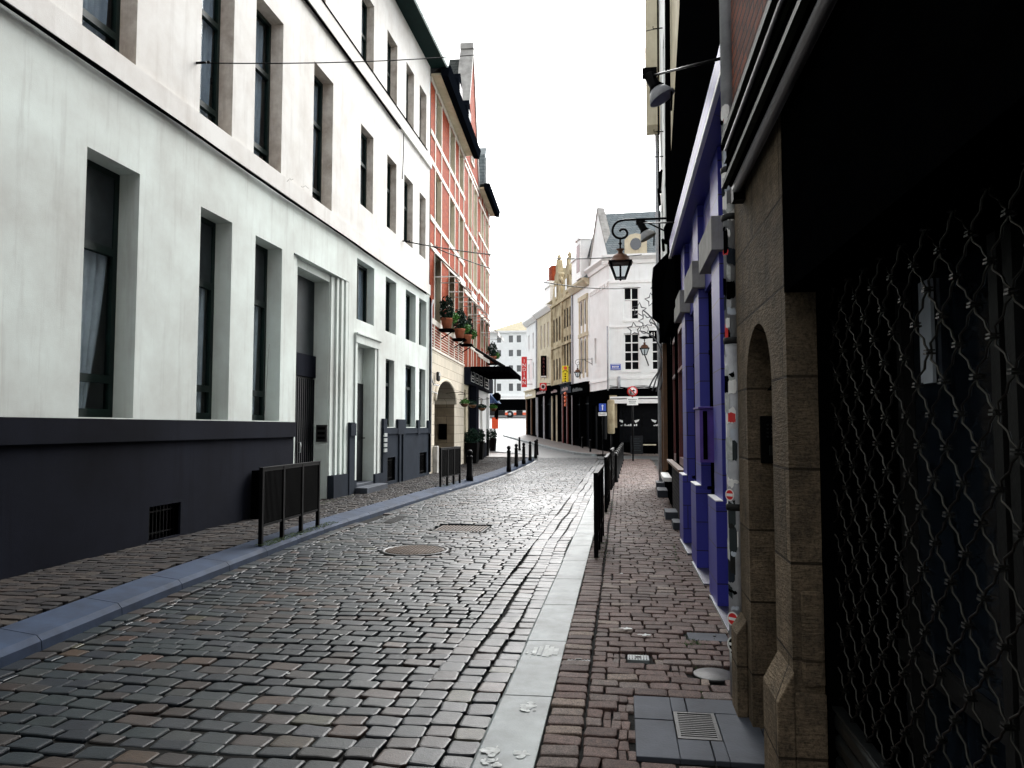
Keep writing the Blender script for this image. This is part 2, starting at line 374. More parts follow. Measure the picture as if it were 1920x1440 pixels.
# ------------------------------------------------------------------ ground, road, pavements, kerbs
KL = [(-8, -3.75), (0, -3.95), (4.5, -4.13), (6, -4.3), (10.9, -4.52), (16.5, -4.35), (21, -4.12), (25, -3.98), (30, -4.05), (35.5, -4.17), (37, -4.3), (38.5, -4.8), (39.5, -5.6), (40.5, -7)]
def kl(y): return smooth(KL, y, 1.2) if y < 36 else interp(KL, y)
KLW = .36
def farroad(name, cols, bw, rh, rough):
    m, n, b = new_mat(name)
    v = coords(n); t = node(n, 'ShaderNodeTexBrick'); n.links.new(v, t.inputs['Vector']); t.inputs['Scale'].default_value = 1
    t.inputs['Brick Width'].default_value = bw; t.inputs['Row Height'].default_value = rh; t.inputs['Mortar Size'].default_value = .012
    t.inputs['Color1'].default_value = cols[0]+(1,); t.inputs['Color2'].default_value = cols[1]+(1,); t.inputs['Mortar'].default_value = (.02, .02, .02, 1)
    c = mix(n, ramp(n, noise(n, v, .4, 5), [(.35, (0,)*3), (.7, (.5,)*3)]), t.outputs[0], tuple(x*.5 for x in cols[0]))
    n.links.new(c, b.inputs['Base Color']); b.inputs['Roughness'].default_value = rough
    bump(n, b, noise(n, v, 8, 4), .4, .02); return m
M['farroad'] = farroad('far_setts', ((.055, .062, .062), (.085, .088, .085)), .2, .14, .5)
M['farpave'] = farroad('far_pavement_bricks', ((.13, .10, .085), (.17, .14, .12)), .2, .1, .6)
g = MB()
ys = [-60, -40, -20, -5, 0, 10, 20, 30, 36, 38, 39, 40, 41, 42]+[42+2*k for k in range(1, 50)]+[150, 170, 200, 300, 600, 1500]
xs = [-1500, -300, -80, -40, -20, -7, -4, -.7, 2, 6, 20, 60, 300, 1500]
def sheet_z(x, y): return ground(y)-.045*max(0, min(1, (40.5-y)/1.0)) if y > 0 else -.045
vs = [(x, y, sheet_z(x, y)) for y in ys for x in xs]; nx = len(xs)
g.add(vs, [(j*nx+i, j*nx+i+1, (j+1)*nx+i+1, (j+1)*nx+i) for j in range(len(ys)-1) for i in range(nx-1)], smooth=True)
tag(g.build('ground', 'farroad'), kind='structure')

def stone(mb, cx, cy, lx, ly, z, rnd, ang=0, fine=True, base=-.05, dome=.006, jit=1.0):
    hx, hy = lx/2, ly/2; ca, sa = math.cos(ang), math.sin(ang); tx, ty = rnd.uniform(-.03, .03), rnd.uniform(-.03, .03); dz = rnd.uniform(-.004, .004)*jit
    def P(x, y, zz): return (cx+x*ca-y*sa, cy+x*sa+y*ca, z+zz+dz+x*tx+y*ty)
    if fine:
        c = min(hx, hy)*.22
        ring = [(-hx, -hy+c), (-hx+c, -hy), (0, -hy), (hx-c, -hy), (hx, -hy+c), (hx, hy-c), (hx-c, hy), (0, hy), (-hx+c, hy), (-hx, hy-c)]
        ring = [(x+rnd.uniform(-.006, .006), y+rnd.uniform(-.005, .005)) for x, y in ring]; n = 10
        vs = [P(x, y, base) for x, y in ring]+[P(x, y, -.008) for x, y in ring]+[P(x*.965, y*.94, -.0015) for x, y in ring]+[P(x*.84, y*.78, .0008) for x, y in ring]
        fs = [(k*n+i, k*n+(i+1) % n, (k+1)*n+(i+1) % n, (k+1)*n+i) for k in range(3) for i in range(n)]+[tuple(3*n+i for i in range(n))]
        mb.add(vs, fs, smooth=False)
    else:
        ring = [(-hx, -hy), (hx, -hy), (hx, hy), (-hx, hy)]
        vs = [P(x, y, base) for x, y in ring]+[P(x, y, -.010) for x, y in ring]+[P(x*.8, y*.72, 0) for x, y in ring]
        fs = [(k*4+i, k*4+(i+1) % 4, (k+1)*4+(i+1) % 4, (k+1)*4+i) for k in range(2) for i in range(4)]+[(8, 9, 10, 11)]
        mb.add(vs, fs)
def undul(x, y): return .012*math.sin(x*1.1+y*.35)+.008*math.sin(x*2.3-y*.9)-.006*math.exp(-((x+1.03)/.10)**2)
rnd = random.Random(3)
MH = on_z(778, 1031, 0); MHR = .42
GR = (-2.93, 11.35, -2.12, 12.1); SLOT = on_z(745, 972, 0)
road = MB(); y = 1.0; row = 0
while y < 41.5:
    rh = .135+rnd.uniform(-.022, .020); x = -1.20; x0 = kl(y)+.20 if y < 37 else kl(y)
    first = True
    while x > x0:
        lx = rnd.uniform(.165, .235)*(rnd.uniform(.55, 1) if first else 1); first = False
        if x-lx < x0: lx = max(.06, x-x0)
        cx = x-lx/2; cy = y+.05*math.sin(cx*1.3+y*.3)+rnd.uniform(-.006, .006)
        def free(a): return math.hypot(a-MH.x, cy-MH.y) > MHR+.075 and not (GR[0]-.03 < a < GR[2]+.03 and GR[1]-.06 < cy < GR[3]+.06)
        if not (free(cx-lx/2) and free(cx+lx/2)):
            for k in range(4):
                a = cx-lx/2+lx*(k+.5)/4
                if free(a): stone(road, a, cy, lx/4-.004, rh-.012, undul(a, cy)-.003, rnd, 0, True)
        else: stone(road, cx, cy, lx-.010-rnd.uniform(0, .008), rh-.010-rnd.uniform(0, .007), undul(cx, cy), rnd, rnd.uniform(-.05, .05)-.03, y < 19)
        x -= lx
    y += rh; row += 1
for k, (gx, gw) in enumerate([(-1.20, .17), (-1.01, .155), (-.775, .15)]):      # three lines of setts along the kerb
    y = 1.0+.05*k; gx = [-1.115, -.945, -.785][k]
    while y < 38:
        L = rnd.uniform(.125, .2); stone(road, gx+.018*math.sin(y*.9+k)+.01*math.sin(y*2.3), y+L/2, [.16, .15, .155][k], L-.012, undul(gx, y), rnd, rnd.uniform(-.06, .06), y < 19); y += L
y = 1.0
while y < 36.5:
    L = rnd.uniform(.17, .26)
    if not (SLOT.y-.75 < y < SLOT.y+.55): stone(road, kl(y)+.1, y+L/2, .15, L-.012, 0, rnd, -math.atan((kl(y+.3)-kl(y-.3))/.6), y < 19)
    y += L
tag(road.build('road', 'road'), kind='structure')
tag(MB().quad((-6, -1, -.024), (-.6, -1, -.024), (-.6, 40.4, -.024), (-6, 40.4, -.024)).build('road_bed', 'joint'), kind='structure')
# right kerb: long bluestone blocks
kb = MB(); y = -2.0
while y < 36.2:
    L = 1.05+rnd.uniform(-.06, .06); j = rnd.uniform(-.004, .004)
    kb.prism([(-.695, -.06), (-.685+j, .075), (-.665+j, .098), (-.395, .102), (-.395, -.06)], y+.004, y+L-.004, 'y'); y += L
kerb = tag(kb.build('kerb', 'kerb', bevel=.004), kind='structure')
def blob(mb, cx, cy, z, rx, ry, seed, n=26, rag=.35):
    r = random.Random(seed); vs = [(cx, cy, z)]
    for i in range(n):
        t = 2*PI*i/n; q = 1+r.uniform(-rag, rag*.6); vs.append((cx+math.cos(t)*rx*q, cy+math.sin(t)*ry*q, z))
    mb.add(vs, [(0, 1+i, 1+(i+1) % n) for i in range(n)])
pm = MB()
for i in range(5):     # the stencilled white mark on the kerb
    bx = -.60+i*.036; c = on_z(1010, 1220, .1).y
    pm.box(bx, c-.13+.02*abs(i-2), .1035, bx+.026, c+.12-.03*abs(i-2), .105)
blob(pm, -.49, on_z(1030, 1225, .1).y+.02, .1040, .045, .10, 5)
rq = random.Random(21)
for (u, v, n_, sp) in [(990, 1325, 22, .055), (920, 1408, 26, .045), (975, 1412, 16, .035), (1000, 1225, 8, .05), (925, 1425, 16, .05)]:
    p = on_z(u, v, .104)
    for k in range(n_):
        q = (rq.random()**.8)*sp; a_ = rq.uniform(0, 6.3); blob(pm, max(-.65, min(p.x+q*math.cos(a_), -.42)), p.y+q*math.sin(a_)*1.3, .1035+.0001*k, rq.uniform(.004, .022), rq.uniform(.004, .024), k+u, 12, .25)
tag(pm.build('paint_mark', 'paint'), kind='structure')
# left kerb, following the bend
kb = MB(); y = -3.0
while y < 37.6:
    L = 1.0; a, b = y+.004, min(y+L-.004, 37.6)
    for k in range(2):
        ya, yb = a+(b-a)*k/2, a+(b-a)*(k+1)/2; pa, pb = kl(ya), kl(yb)
        prof = [(0, -.06), (-.01, .045), (-.05, .085), (-KLW, .122), (-KLW, -.06)]
        vs = [(pa+p, ya, q) for p, q in prof]+[(pb+p, yb, q) for p, q in prof]; n = 5
        fs = [(i, (i+1) % n, (i+1) % n+n, i+n) for i in range(n)]
        if k == 0: fs.append((4, 3, 2, 1, 0))
        if k == 1: fs.append((5, 6, 7, 8, 9))
        kb.add(vs, fs)
    y += L
tag(kb.build('kerb', 'kerbL'), kind='structure')
# slabs with the drain, small covers in the right pavement
SL = (.055, 3.55, .675, 4.335); COV = [(-.285, 4.93, .15, .11), (.097, 5.04, .14, .11), (.60, 5.60, .28, .20)]
def walk_free(x, y):
    if SL[0]-.008 < x < .75 and SL[1]-.06 < y < SL[3]+.05: return False
    for a, b, c, d in COV:
        if abs(x-a) < c/2+.012 and abs(y-b) < d/2+.05: return False
    return math.hypot(x-.545, y-4.78) > .155
pv = MB(); y = 1.0
def rwall(y): return .72 if y < 5 else .93+.0*(y) if y < 10.6 else .93+.011*(y-10.6)
while y < 36.4:
    rh = .118+rnd.uniform(-.006, .006)
    stone(pv, -.395+.095+.006*math.sin(y*2), y, .18, rh-.014, .1+undul(0, y)*.4, rnd, rnd.uniform(-.03, .03), y < 14)
    x = -.195; x += rnd.uniform(-.08, 0); x = max(x, -.195); lim = rwall(y)+.05
    w0 = rnd.choice([.09, .17])
    while x < lim:
        lx = w0 if w0 else rnd.uniform(.155, .195); w0 = 0
        cx = x+lx/2
        if not (walk_free(cx-lx/2, y) and walk_free(cx+lx/2, y) and walk_free(cx, y)):
            for k in range(4):
                a = cx-lx/2+lx*(k+.5)/4
                if walk_free(a, y): stone(pv, a, y, lx/4-.003, rh-.012, .096, rnd, 0, True)
        else: stone(pv, cx, y+.012*math.sin(cx*5+y), lx-.008, rh-.009-rnd.uniform(0, .004), .1+undul(cx, y)*.4, rnd, rnd.uniform(-.03, .03), y < 14)
        x += lx
    y += rh
tag(pv.build('pavement', 'pave'), kind='structure')
tag(MB().box(-.396, -3, -.04, 2.5, 36.5, .080).build('pavement_bed', 'joint'), kind='structure')
sb = MB()
gx0, gx1, gy0, gy1 = .255, .470, 3.775, 4.125; mx_ = .33; z0, z1 = .05, .103
sb.box(SL[0], gy1-.12, z0, gx0-.003, SL[3], z1); sb.box(gx0-.001, gy1+.004, z0, mx_, SL[3], z1)
sb.box(mx_+.006, gy1+.004, z0, SL[2], SL[3], z1); sb.box(gx1+.004, SL[1], z0, SL[2], gy1, z1)
sb.box(SL[0], SL[1], z0, gx0-.003, gy1-.13, z1); sb.box(gx0-.001, SL[1], z0, .405, gy0-.004, z1); sb.box(.411, SL[1], z0, gx1+.002, gy0-.004, z1)
tag(sb.build('paving_slab', 'slab', bevel=.004), kind='structure')
tag(MB().prism([(.681, 3.2), (.90, 3.2), (.90, 4.33), (.681, 4.33)], .05, .098, 'z').build('paving_slab', 'slab'), kind='structure')
dg_ = thing('drain_grate', 'square cast iron drain grate set in four bluestone slabs in the foreground', 'drain grate', ((gx0+gx1)/2, (gy0+gy1)/2, .06))
d = MB(); hx, hy = (gx1-gx0)/2-.003, (gy1-gy0)/2-.003
d.box(-hx, -hy, 0, -hx+.018, hy, .044); d.box(hx-.018, -hy, 0, hx, hy, .044); d.box(-hx+.018, -hy, 0, hx-.018, -hy+.016, .0435); d.box(-hx+.018, hy-.016, 0, hx-.018, hy, .0435)
d.build('frame', 'iron', dg_)
d = MB()
for i in range(13):
    yy = -hy+.03+i*(2*hy-.06)/12; d.box(-hx+.018, yy-.006, .01, hx-.018, yy+.006, .040)
d.build('bars', 'iron', dg_)
MB().box(-hx-.001, -hy-.001, -.005, hx+.001, hy+.001, .004).build('pit', 'black', dg_)
for (cx, cy, sx, sy), lab in zip(COV, ['small ribbed metal access cover beside the pale kerb', 'small pale oval valve cover in the middle of the brick pavement', 'flat rectangular stone cover near the blue shopfront']):
    c = thing('access_cover', lab, 'access cover', (cx, cy, .075)); b = MB().box(-sx/2, -sy/2, 0, sx/2, sy/2, .028)
    b.build('frame', 'slab' if sx > .2 else 'kerb', c, bevel=.004)
    if sx < .2:
        b = MB()
        for i in range(7): b.box(-sx/2+.012+i*(sx-.03)/6-.003, -sy/2+.012, .028, -sx/2+.012+i*(sx-.03)/6+.004, sy/2-.012, .032)
        b.box(-.018, -.008, .032, .018, .008, .036); b.build('lid', 'iron', c)
    else: MB().lathe((.05, .02, .028), [(.012, 0), (.012, .004), (.004, .006)], 10).build('lid', 'iron', c)
c = thing('round_cover', 'round dark iron cover at the foot of the sandstone wall', 'access cover', (.545, 4.78, .078))
MB().lathe((0, 0, 0), [(.125, 0), (.125, .020), (.118, .024), (.002, .0245)], 28).build('lid', 'iron', c)
# left pavement
pl_ = MB(); y = 1.5
while y < 37:
    rh = .115+rnd.uniform(-.006, .006); x = kl(y)-KLW-.01-rnd.uniform(0, .1); end = -6.12 if y < 23 else -6.12-(y-23)*.056
    while x > end:
        lx = rnd.uniform(.16, .21); cx = x-lx/2
        stone(pl_, cx, y+.03*math.sin(cx*2), lx-.009, rh-.009, .115+undul(cx, y)*.7, rnd, rnd.uniform(-.04, .04), y < 12, jit=1.5); x -= lx
    y += rh
tag(pl_.build('pavement', 'paveL'), kind='structure')
lb = MB(); pts = [(-8, 0), (-8, 37.6)]
n_ = 30; yy_ = [-3+40.6*i/n_ for i in range(n_+1)]
for a, b in zip(yy_, yy_[1:]): lb.quad((-8, a, .085), (kl(a)-KLW+.01, a, .085), (kl(b)-KLW+.01, b, .085), (-8, b, .085))
tag(lb.build('pavement_bed', 'joint'), kind='structure')
# far end of the left pavement: kerb swings round the hotel corner
fp = MB(); pts = [(-7.9, 37.55), (kl(37.55)-.02, 37.55), (-4.55, 38.6), (-5.0, 40.2), (-5.9, 42), (-7.2, 43.6), (-9.2, 45.5)]
fp.prism([(x, y) for x, y in pts]+[(-9.2, 40)], -.1, .125, 'z'); tag(fp.build('pavement', 'farpave'), kind='structure')
kb = MB()
for a, b in zip(pts[1:], pts[2:]): kb.bar((a[0]+.1, a[1]+.05, ground(a[1])+.03), (b[0]+.1, b[1]+.05, ground(b[1])+.03), .3, .22)
tag(kb.build('kerb', 'kerb'), kind='structure')
mh = thing('manhole_cover', 'round rusty manhole cover in the cobbled road', 'manhole cover', (MH.x, MH.y, -.02))
MB().lathe((0, 0, 0), [(MHR+.03, -.02), (MHR+.03, .022), (MHR-.02, .024), (MHR-.025, .016)], 40).build('frame', 'iron', mh)
d = MB().lathe((0, 0, 0), [(MHR-.03, 0), (MHR-.03, .016), (.002, .019)], 40)
for i in range(-8, 9):
    for j in range(-8, 9):
        if math.hypot(i, j) < 8.2: d.box(i*.045-.014, j*.045-.014, .014, i*.045+.014, j*.045+.014, .025)
d.build('lid', 'rust', mh)
gr = thing('road_grate', 'rectangular ribbed iron cover in the road beyond the manhole', 'grate', ((GR[0]+GR[2])/2, (GR[1]+GR[3])/2, -.01))
d = MB().box(-.40, -.36, -.02, .40, .36, .006)
d.build('frame', 'iron', gr); d = MB()
for i in range(14): d.box(-.36+i*.054, -.32, .006, -.335+i*.054, .32, .02)
d.build('bars', 'rust', gr)
gs = thing('gutter_slot', 'dark slotted gutter drain beside the left kerb', 'drain', (SLOT.x+.02, SLOT.y, -.01), math.atan(.03))
MB().box(-.14, -.6, -.03, .12, .5, .004).build('frame', 'iron', gs)
d = MB()
for i in range(10): d.box(-.11, -.55+i*.1, .004, .09, -.5+i*.1, .016)
d.build('bars', 'iron', gs)
# moss and weeds in the joints, litter flecks
ms_ = MB(); r = random.Random(5)
def tuft(x, y, z, s):
    for _ in range(9):
        a = r.uniform(0, 6.3); dx, dy = math.cos(a)*s, math.sin(a)*s; h = s*r.uniform(.4, 1.4)
        ms_.add([(x-dy*.2, y+dx*.2, z), (x+dy*.2, y-dx*.2, z), (x+dx, y+dy, z+h)], [(0, 1, 2)])
for _ in range(900): tuft(r.uniform(-4.62, -4.42), 9.0+r.random()**1.3*2.4, .11, .012)
for _ in range(260): tuft(r.uniform(-4.65, -4.40), r.uniform(18.4, 20.3), .11, .012)
for _ in range(900): 
    yy = r.uniform(6.5, 18); tuft(-5.99+r.random()**2*.22, yy, .10, .010)
for yy, q in ((9.2, .3), (10.2, .25), (13.8, .5), (15.2, .4)):
    for _ in range(90): tuft(-.26+r.gauss(0, .05), yy+r.gauss(0, q), .095, .012)
for _ in range(230):
    yy = r.uniform(4.3, 10); tuft(.44+(yy-4.5)*.04+r.gauss(0, .012), yy, .092, .012)
for _ in range(80): tuft(.48+r.gauss(0, .05), 5.42+r.gauss(0, .06), .095, .014)
tag(ms_.build('moss', 'moss'), 'thin green moss and weeds growing in the paving joints', 'moss', kind='stuff')
lt = MB()
for (u, v) in [(800, 1145), (885, 1160), (540, 1262), (1040, 965), (1085, 985), (1168, 885), (1180, 893), (640, 1190), (300, 1005), (1165, 1075), (1215, 1075), (1040, 1195), (1100, 1165)]:
    zz = .125 if u > 1110 or u < 310 else .04; p = on_z(u, v, zz); blob(lt, p.x, p.y, zz, r.uniform(.008, .02), r.uniform(.008, .02), u, 7, .5)
for p in [(on_z(845, 918, .14)), on_z(1210, 1190, .125), on_z(1175, 1178, .125)]: blob(lt, p.x, p.y, p.z, .05, .03, 9, 12, .6)
tag(lt.build('litter', 'paint'), 'scattered pale scraps of litter on the paving', 'litter', kind='stuff')

# ------------------------------------------------------------------ white building on the left (local x = along the street, y = into the house)
WB = facade('white_building', 'long white rendered building with a dark plinth and green framed windows on the left', 'building', (-6.05, 0), (0, 1))
G_ = [(5.25, 6.2), (7.62, 8.57), (9.97, 10.86), (11.62, 12.62)]
W_ = [(5.0, 6.0), (7.5, 8.46), (9.91, 10.83), (11.54, 12.56), (13.95, 14.96)]
Wb = [(16.70, 17.60), (18.72, 19.54), (20.28, 21.19), (21.93, 22.66)]
Tt = [(9.91, 10.83), (11.54, 12.56), (13.6, 14.48), (16.65, 17.55), (18.63, 19.52), (20.4, 21.22), (21.85, 22.66)]
Mz = [(16.48, 17.70), (18.62, 19.54), (20.45, 21.5), (21.88, 22.74)]
Lw = [(18.68, 19.42), (20.48, 21.52), (21.94, 22.66)]
ops = [(a, b, 1.72, 4.83) for a, b in G_]+[(13.1, 15.98, -.1, 4.88, .12), (16.5, 17.76, .1, 3.56, .29)]+[(a, b, 4.12, 5.55, .19) for a, b in Mz]+[(a, b, 1.62, 3.4, .14) for a, b in Lw]+[(18.78, 19.5, .2, .82, .35), (21.95, 22.75, .2, .85, .35), (10.62, 11.28, .22, .86, .3) if False else (8.9, 9.6, .14, .58, .3)]
mb = MB().wall(-32, 23.12, -.1, 6.17, ops, .28); mb.build('ground_floor_wall', 'low', WB)
ops = [(a, b, 6.18, 9.0) for a, b in W_]+[(a, b, 6.9, 8.84, .17) for a, b in Wb]+[(a, b, 10.44, 12.2, .19) for a, b in Tt]
mb = MB().wall(-32, 23.12, 6.17, 13.36, ops, .24, .025, rm=1); mb.quad((-32, 0, 6.17), (23.12, 0, 6.17), (23.12, .025, 6.17), (-32, .025, 6.17))
mb.build('upper_wall', ['up', 'reveal'], WB)
MB().shell(-32, 23.12, -.1, 13.36, 11, .02).build('shell', 'low', WB)
# plinth
p = MB(); dx = [(13.17, 0)]
p.box(-9, -.045, -.1, 13.16, -.002, 1.44) if False else None
def plinth(x0, x1, z0, z1, ops, y, mb):
    mb.wall(x0, x1, z0, z1, ops, .30-y, y); mb.quad((x0, y, z1), (x1, y, z1), (x1, .0, z1), (x0, .0, z1)); mb.quad((x0, y, z0), (x0, y, z1), (x0, 0, z1), (x0, 0, z0)); mb.quad((x1, y, z0), (x1, 0, z0), (x1, 0, z1), (x1, y, z1))
p = MB(); plinth(-32, 13.16, -.1, 1.43, [(8.9, 9.6, .14, .58)], -.035, p)
p.box(-32, -.075, 1.43, 13.165, -.003, 1.705)
p.build('plinth', 'plinth', WB)
p = MB(); plinth(18.36, 23.12, -.1, 1.60, [(18.78, 19.5, .2, .82), (21.95, 22.75, .2, .85)], -.03, p)
p.box(18.37, -.06, 1.44, 23.11, -.031, 1.585)
for a, b in ((18.37, 18.64), (19.62, 20.35), (21.62, 21.84), (22.84, 23.115)): p.box(a, -.07, 1.42, b, -.004, 1.83)
p.box(18.365, -.06, -.1, 18.72, -.0315, 1.41)
p.box(19.75, -.07, -.1, 19.88, -.0315, 1.43); p.box(20.1, -.07, -.1, 20.2, -.0315, 1.43)
p.box(16.02, -.05, -.1, 16.36, -.003, 1.72); p.box(16.025, -.08, 1.42, 16.355, -.051, 1.70)
p.box(15.155, -.03, -.1, 16.015, .117, .58); p.box(16.365, -.05, -.1, 16.495, -.003, .40); p.box(17.765, -.06, -.1, 18.36, -.003, .46)
p.build('plinth', 'plinth2', WB)
for i, (a, b, z0, z1, dep) in enumerate([(8.9, 9.6, .14, .58, .2), (18.78, 19.5, .2, .82, .2), (21.95, 22.75, .2, .85, .2)]):
    v = MB(); v.box(a, dep, z0, b, dep+.03, z1)
    v = v.build('basement_vent', 'black', WB); g_ = MB()
    for k in range(9): g_.box(a+.04+k*(b-a-.08)/8-.008, .04, z0, a+.04+k*(b-a-.08)/8+.008, .055, z1)
    for z_ in (z0+.08, z1-.08): g_.box(a, .035, z_-.01, b, .039, z_+.01)
    g_.build('grille', 'blackmetal', v)
# string courses, hood moulds, joints
s_ = MB(); s_.box(-32, -.05, 9.97, 23.12, .024, 10.34); s_.box(-32, -.03, 5.84, 23.12, -.002, 6.165)
s_.build('string_course', 'up', WB)
s_ = MB(); s_.tube([(x, -.045+.004*math.sin(x*3), 5.80+.012*math.sin(x*.9)) for x in [-9+.7*k for k in range(46)]], .022, 6)
s_.tube([(x, -.07, 5.775+.016*math.sin(x*1.3+1)) for x in [-9+.7*k for k in range(46)]], .012, 5)
s_.tube([(x, -.03+.004*math.sin(x*2), 9.93+.012*math.sin(x*.9)) for x in [-9+.7*k for k in range(42)]], .026, 5)  # cable plus the shadow line below the string course, both in this black tube
s_.tube([(x, -.052, 10.36) for x in [-9+.7*k for k in range(46)]], .022, 5)  # top edge likewise: cable and dark shadow line drawn as one tube
s_.tube([(23.0, -.05, .2), (23.0, -.06, 2), (23.0, -.05, 5.75)], .03, 7); s_.tube([(20.0, -.03, 9.9), (20.0, -.03, 9.3), (20.01, 0, 8.6)], .012, 5)
s_.build('wall_cable', 'black', WB)
cr = random.Random(31)
def crack(x, z, n, dx_, dz_, r_, y_):
    pts = [(x, y_, z)]
    for k in range(n): x += dx_*cr.uniform(.4, 1.6)+cr.gauss(0, .015); z += dz_*cr.uniform(.4, 1.6)+cr.gauss(0, .02); pts.append((x, y_, z))
    return pts
c_ = MB()
for (x, z, n, dx_, dz_) in [(12.7, 6.1, 4, .1, .03), (13.3, 6.2, 4, .09, .01), (12.05, 1.8, 5, .02, .22)]:
    MB().tube(crack(x, z, n, dx_, dz_, .004, -.0005 if z < 6.17 and not (5.84 < z < 6.17) else -.0305), .0035, 3).build('crack', 'stain', WB)

# entrance one: stepped pilasters and a hood
e = MB().wall(13.1, 15.98, -.1, 4.88, [(13.5, 15.14, -.1, 4.72, .34)], .34, .12)
e.box(13.12, .05, -.1, 13.33, .119, 4.87); e.box(13.34, .09, -.1, 13.47, .119, 4.87)
for k, (a, b, q) in enumerate([(15.18, 15.40, .09), (15.40, 15.50, .045), (15.50, 15.60, .07), (15.60, 15.72, .02), (15.72, 15.82, .05), (15.82, 15.975, .004)]): e.box(a, q, .585, b, .119, 4.87)
e.build('door_surround', 'low', WB)
d = MB(); y = .46; d.box(13.5, y, 3.12, 15.14, y+.05, 4.72); d.build('door_panel', 'panel', WB)
d = MB(); d.box(13.5, y-.06, 2.66, 15.14, y+.05, 3.118)
dd = d.build('door_lintel', 'plinth', WB)
d = MB(); d.box(13.5, y, .1, 15.14, y+.05, 2.658)
for k in range(17): d.box(13.54+k*.098, y-.035, .14, 13.585+k*.098, y-.001, 2.62)
dr = d.build('door', 'door', WB); MB().tube([(14.36, y-.05, 1.1), (14.36, y-.09, 1.1), (14.36, y-.09, 1.3), (14.36, y-.05, 1.3)], .012).build('handle', 'alu', dr)
MB().box(14.75, .12, 1.25, 14.9, .16, 1.62).build('x', 'black', WB) if False else None
b = MB(); b.box(15.10, .12, 1.30, 15.139, .36, 1.66); pb = b.build('entry_panel', 'iron', WB)
b = MB()
for i in range(3): b.box(15.085, .16, 1.36+i*.1, 15.0995, .32, 1.41+i*.1)
b.build('name_plate', 'black', pb)
# entrance two
e = MB(); e.box(16.365, -.035, .405, 16.498, -.003, 3.56); e.box(17.765, -.02, .465, 17.95, -.003, 3.56); e.box(17.95, -.045, .465, 18.06, -.003, 3.56); e.box(18.06, -.03, .465, 18.14, -.003, 3.56)
e.prism([(0, 3.562), (-.05, 3.562), (-.05, 3.74), (-.09, 3.76), (-.09, 3.79), (0, 3.79)], 16.36, 18.1, 'x')
e.build('door_surround', 'low', WB)
MB().box(16.5, .275, 2.68, 17.76, .33, 3.56).build('transom_panel', 'low', WB)
d = MB(); d.box(16.5, .27, .30, 17.76, .32, 2.678)
for a, b_, c_, e_ in ((16.62, 17.08, .5, 1.3), (17.18, 17.64, .5, 1.3), (16.62, 17.08, 1.45, 2.5), (17.18, 17.64, 1.45, 2.5)): d.box(a, .25, c_, b_, .269, e_)
dr = d.build('door', 'door', WB, bevel=.004); MB().tube([(17.62, .26, 1.35), (17.62, .17, 1.35), (17.55, .17, 1.35)], .015).build('handle', 'iron', dr)
s_ = MB(); s_.box(16.5, -.02, -.1, 17.76, .27, .299); s_.box(16.38, -.34, -.1, 17.9, -.022, .235); s_.build('door_step', 'slab', WB, bevel=.01)
b = MB()
for i in range(4): b.box(18.38, -.09, .98+i*.13, 18.6, -.062, 1.07+i*.13)
b.build('letter_plate', 'alu', WB)
# windows
for i, (a, b) in enumerate(G_): window(WB, a, b, 1.72, 4.83, .28, tz=(3.80, 2.20), mx=() if i else (), blind=3.83, cur='curtain' if i < 2 else 'curtain', gather=[.2, .35, .1, .15][i], seed=i, fw=.085, fd=.07, bar=.10)
for i, (a, b) in enumerate(W_): window(WB, a, b, 6.18, 9.0, .265, tz=(7.97, 6.55), cur='curtainb', gather=.15, seed=10+i, fw=.075, bar=.09)
for i, (a, b) in enumerate(Wb): window(WB, a, b, 6.9, 8.84, .195, tz=(8.05,), cur='curtainb', seed=20+i, fw=.07, bar=.08)
for i, (a, b) in enumerate(Tt): window(WB, a, b, 10.44, 12.2, .215, tz=(11.3,), cur='curtainb' if i % 2 else None, gm='glass' if i % 2 else 'pglass', seed=30+i, fw=.07, bar=.08)
for i, (a, b) in enumerate(Mz): window(WB, a, b, 4.12, 5.55, .19, cur='curtainb', seed=40+i, mx=((a+b)/2,), fw=.06)
for i, (a, b) in enumerate(Lw): window(WB, a, b, 1.62, 3.4, .14, tz=(2.75,), cur='curtainb', seed=50+i, fw=.06, bar=.08)
MB().box(-9, -.02, 6.13, 23.1, .0, 6.18) if False else None
# cornice, roof, dormers
c = MB(); c.prism([(.02, 13.36), (-.50, 13.36), (-.50, 13.40), (.02, 13.40)], -32, 23.2, 'x'); c.build('soffit', 'soffit', WB)
c = MB(); c.prism([(-.501, 13.34), (-.56, 13.34), (-.60, 13.62), (-.60, 13.72), (-.40, 13.72), (-.40, 13.40), (-.501, 13.40)], -32, 23.2, 'x'); c.build('gutter', 'fascia', WB)
r_ = MB(); r_.prism([(-.39, 13.7), (3.2, 17.2), (11, 17.2), (11, 13.37), (0.03, 13.401)], -32, 23.15, 'x'); rf = r_.build('roof', 'slatedk', WB)
for x in (15.2, 18.4, 21.6, 6):
    d = MB(); d.prism([(x-.5, 14.0), (x+.5, 14.0), (x+.5, 15.3), (x, 15.75), (x-.5, 15.3)], .1, 1.6, 'y'); q = d.build('dormer', 'slatedk', WB)
    MB().box(x-.36, .07, 14.15, x+.36, .099, 15.2).build('pane', 'dglass', q)
t_ = thing('wall_cabinet', 'small black utility cabinet against the dark plinth behind the nearest barrier', 'cabinet', (-5.97, 11.75, .1))
MB().box(-.02, -.22, 0, .12, .22, .80).build('body', 'black', t_, bevel=.006); MB().box(.121, -.2, .03, .13, .2, .77).build('door', 'blackmetal', t_)

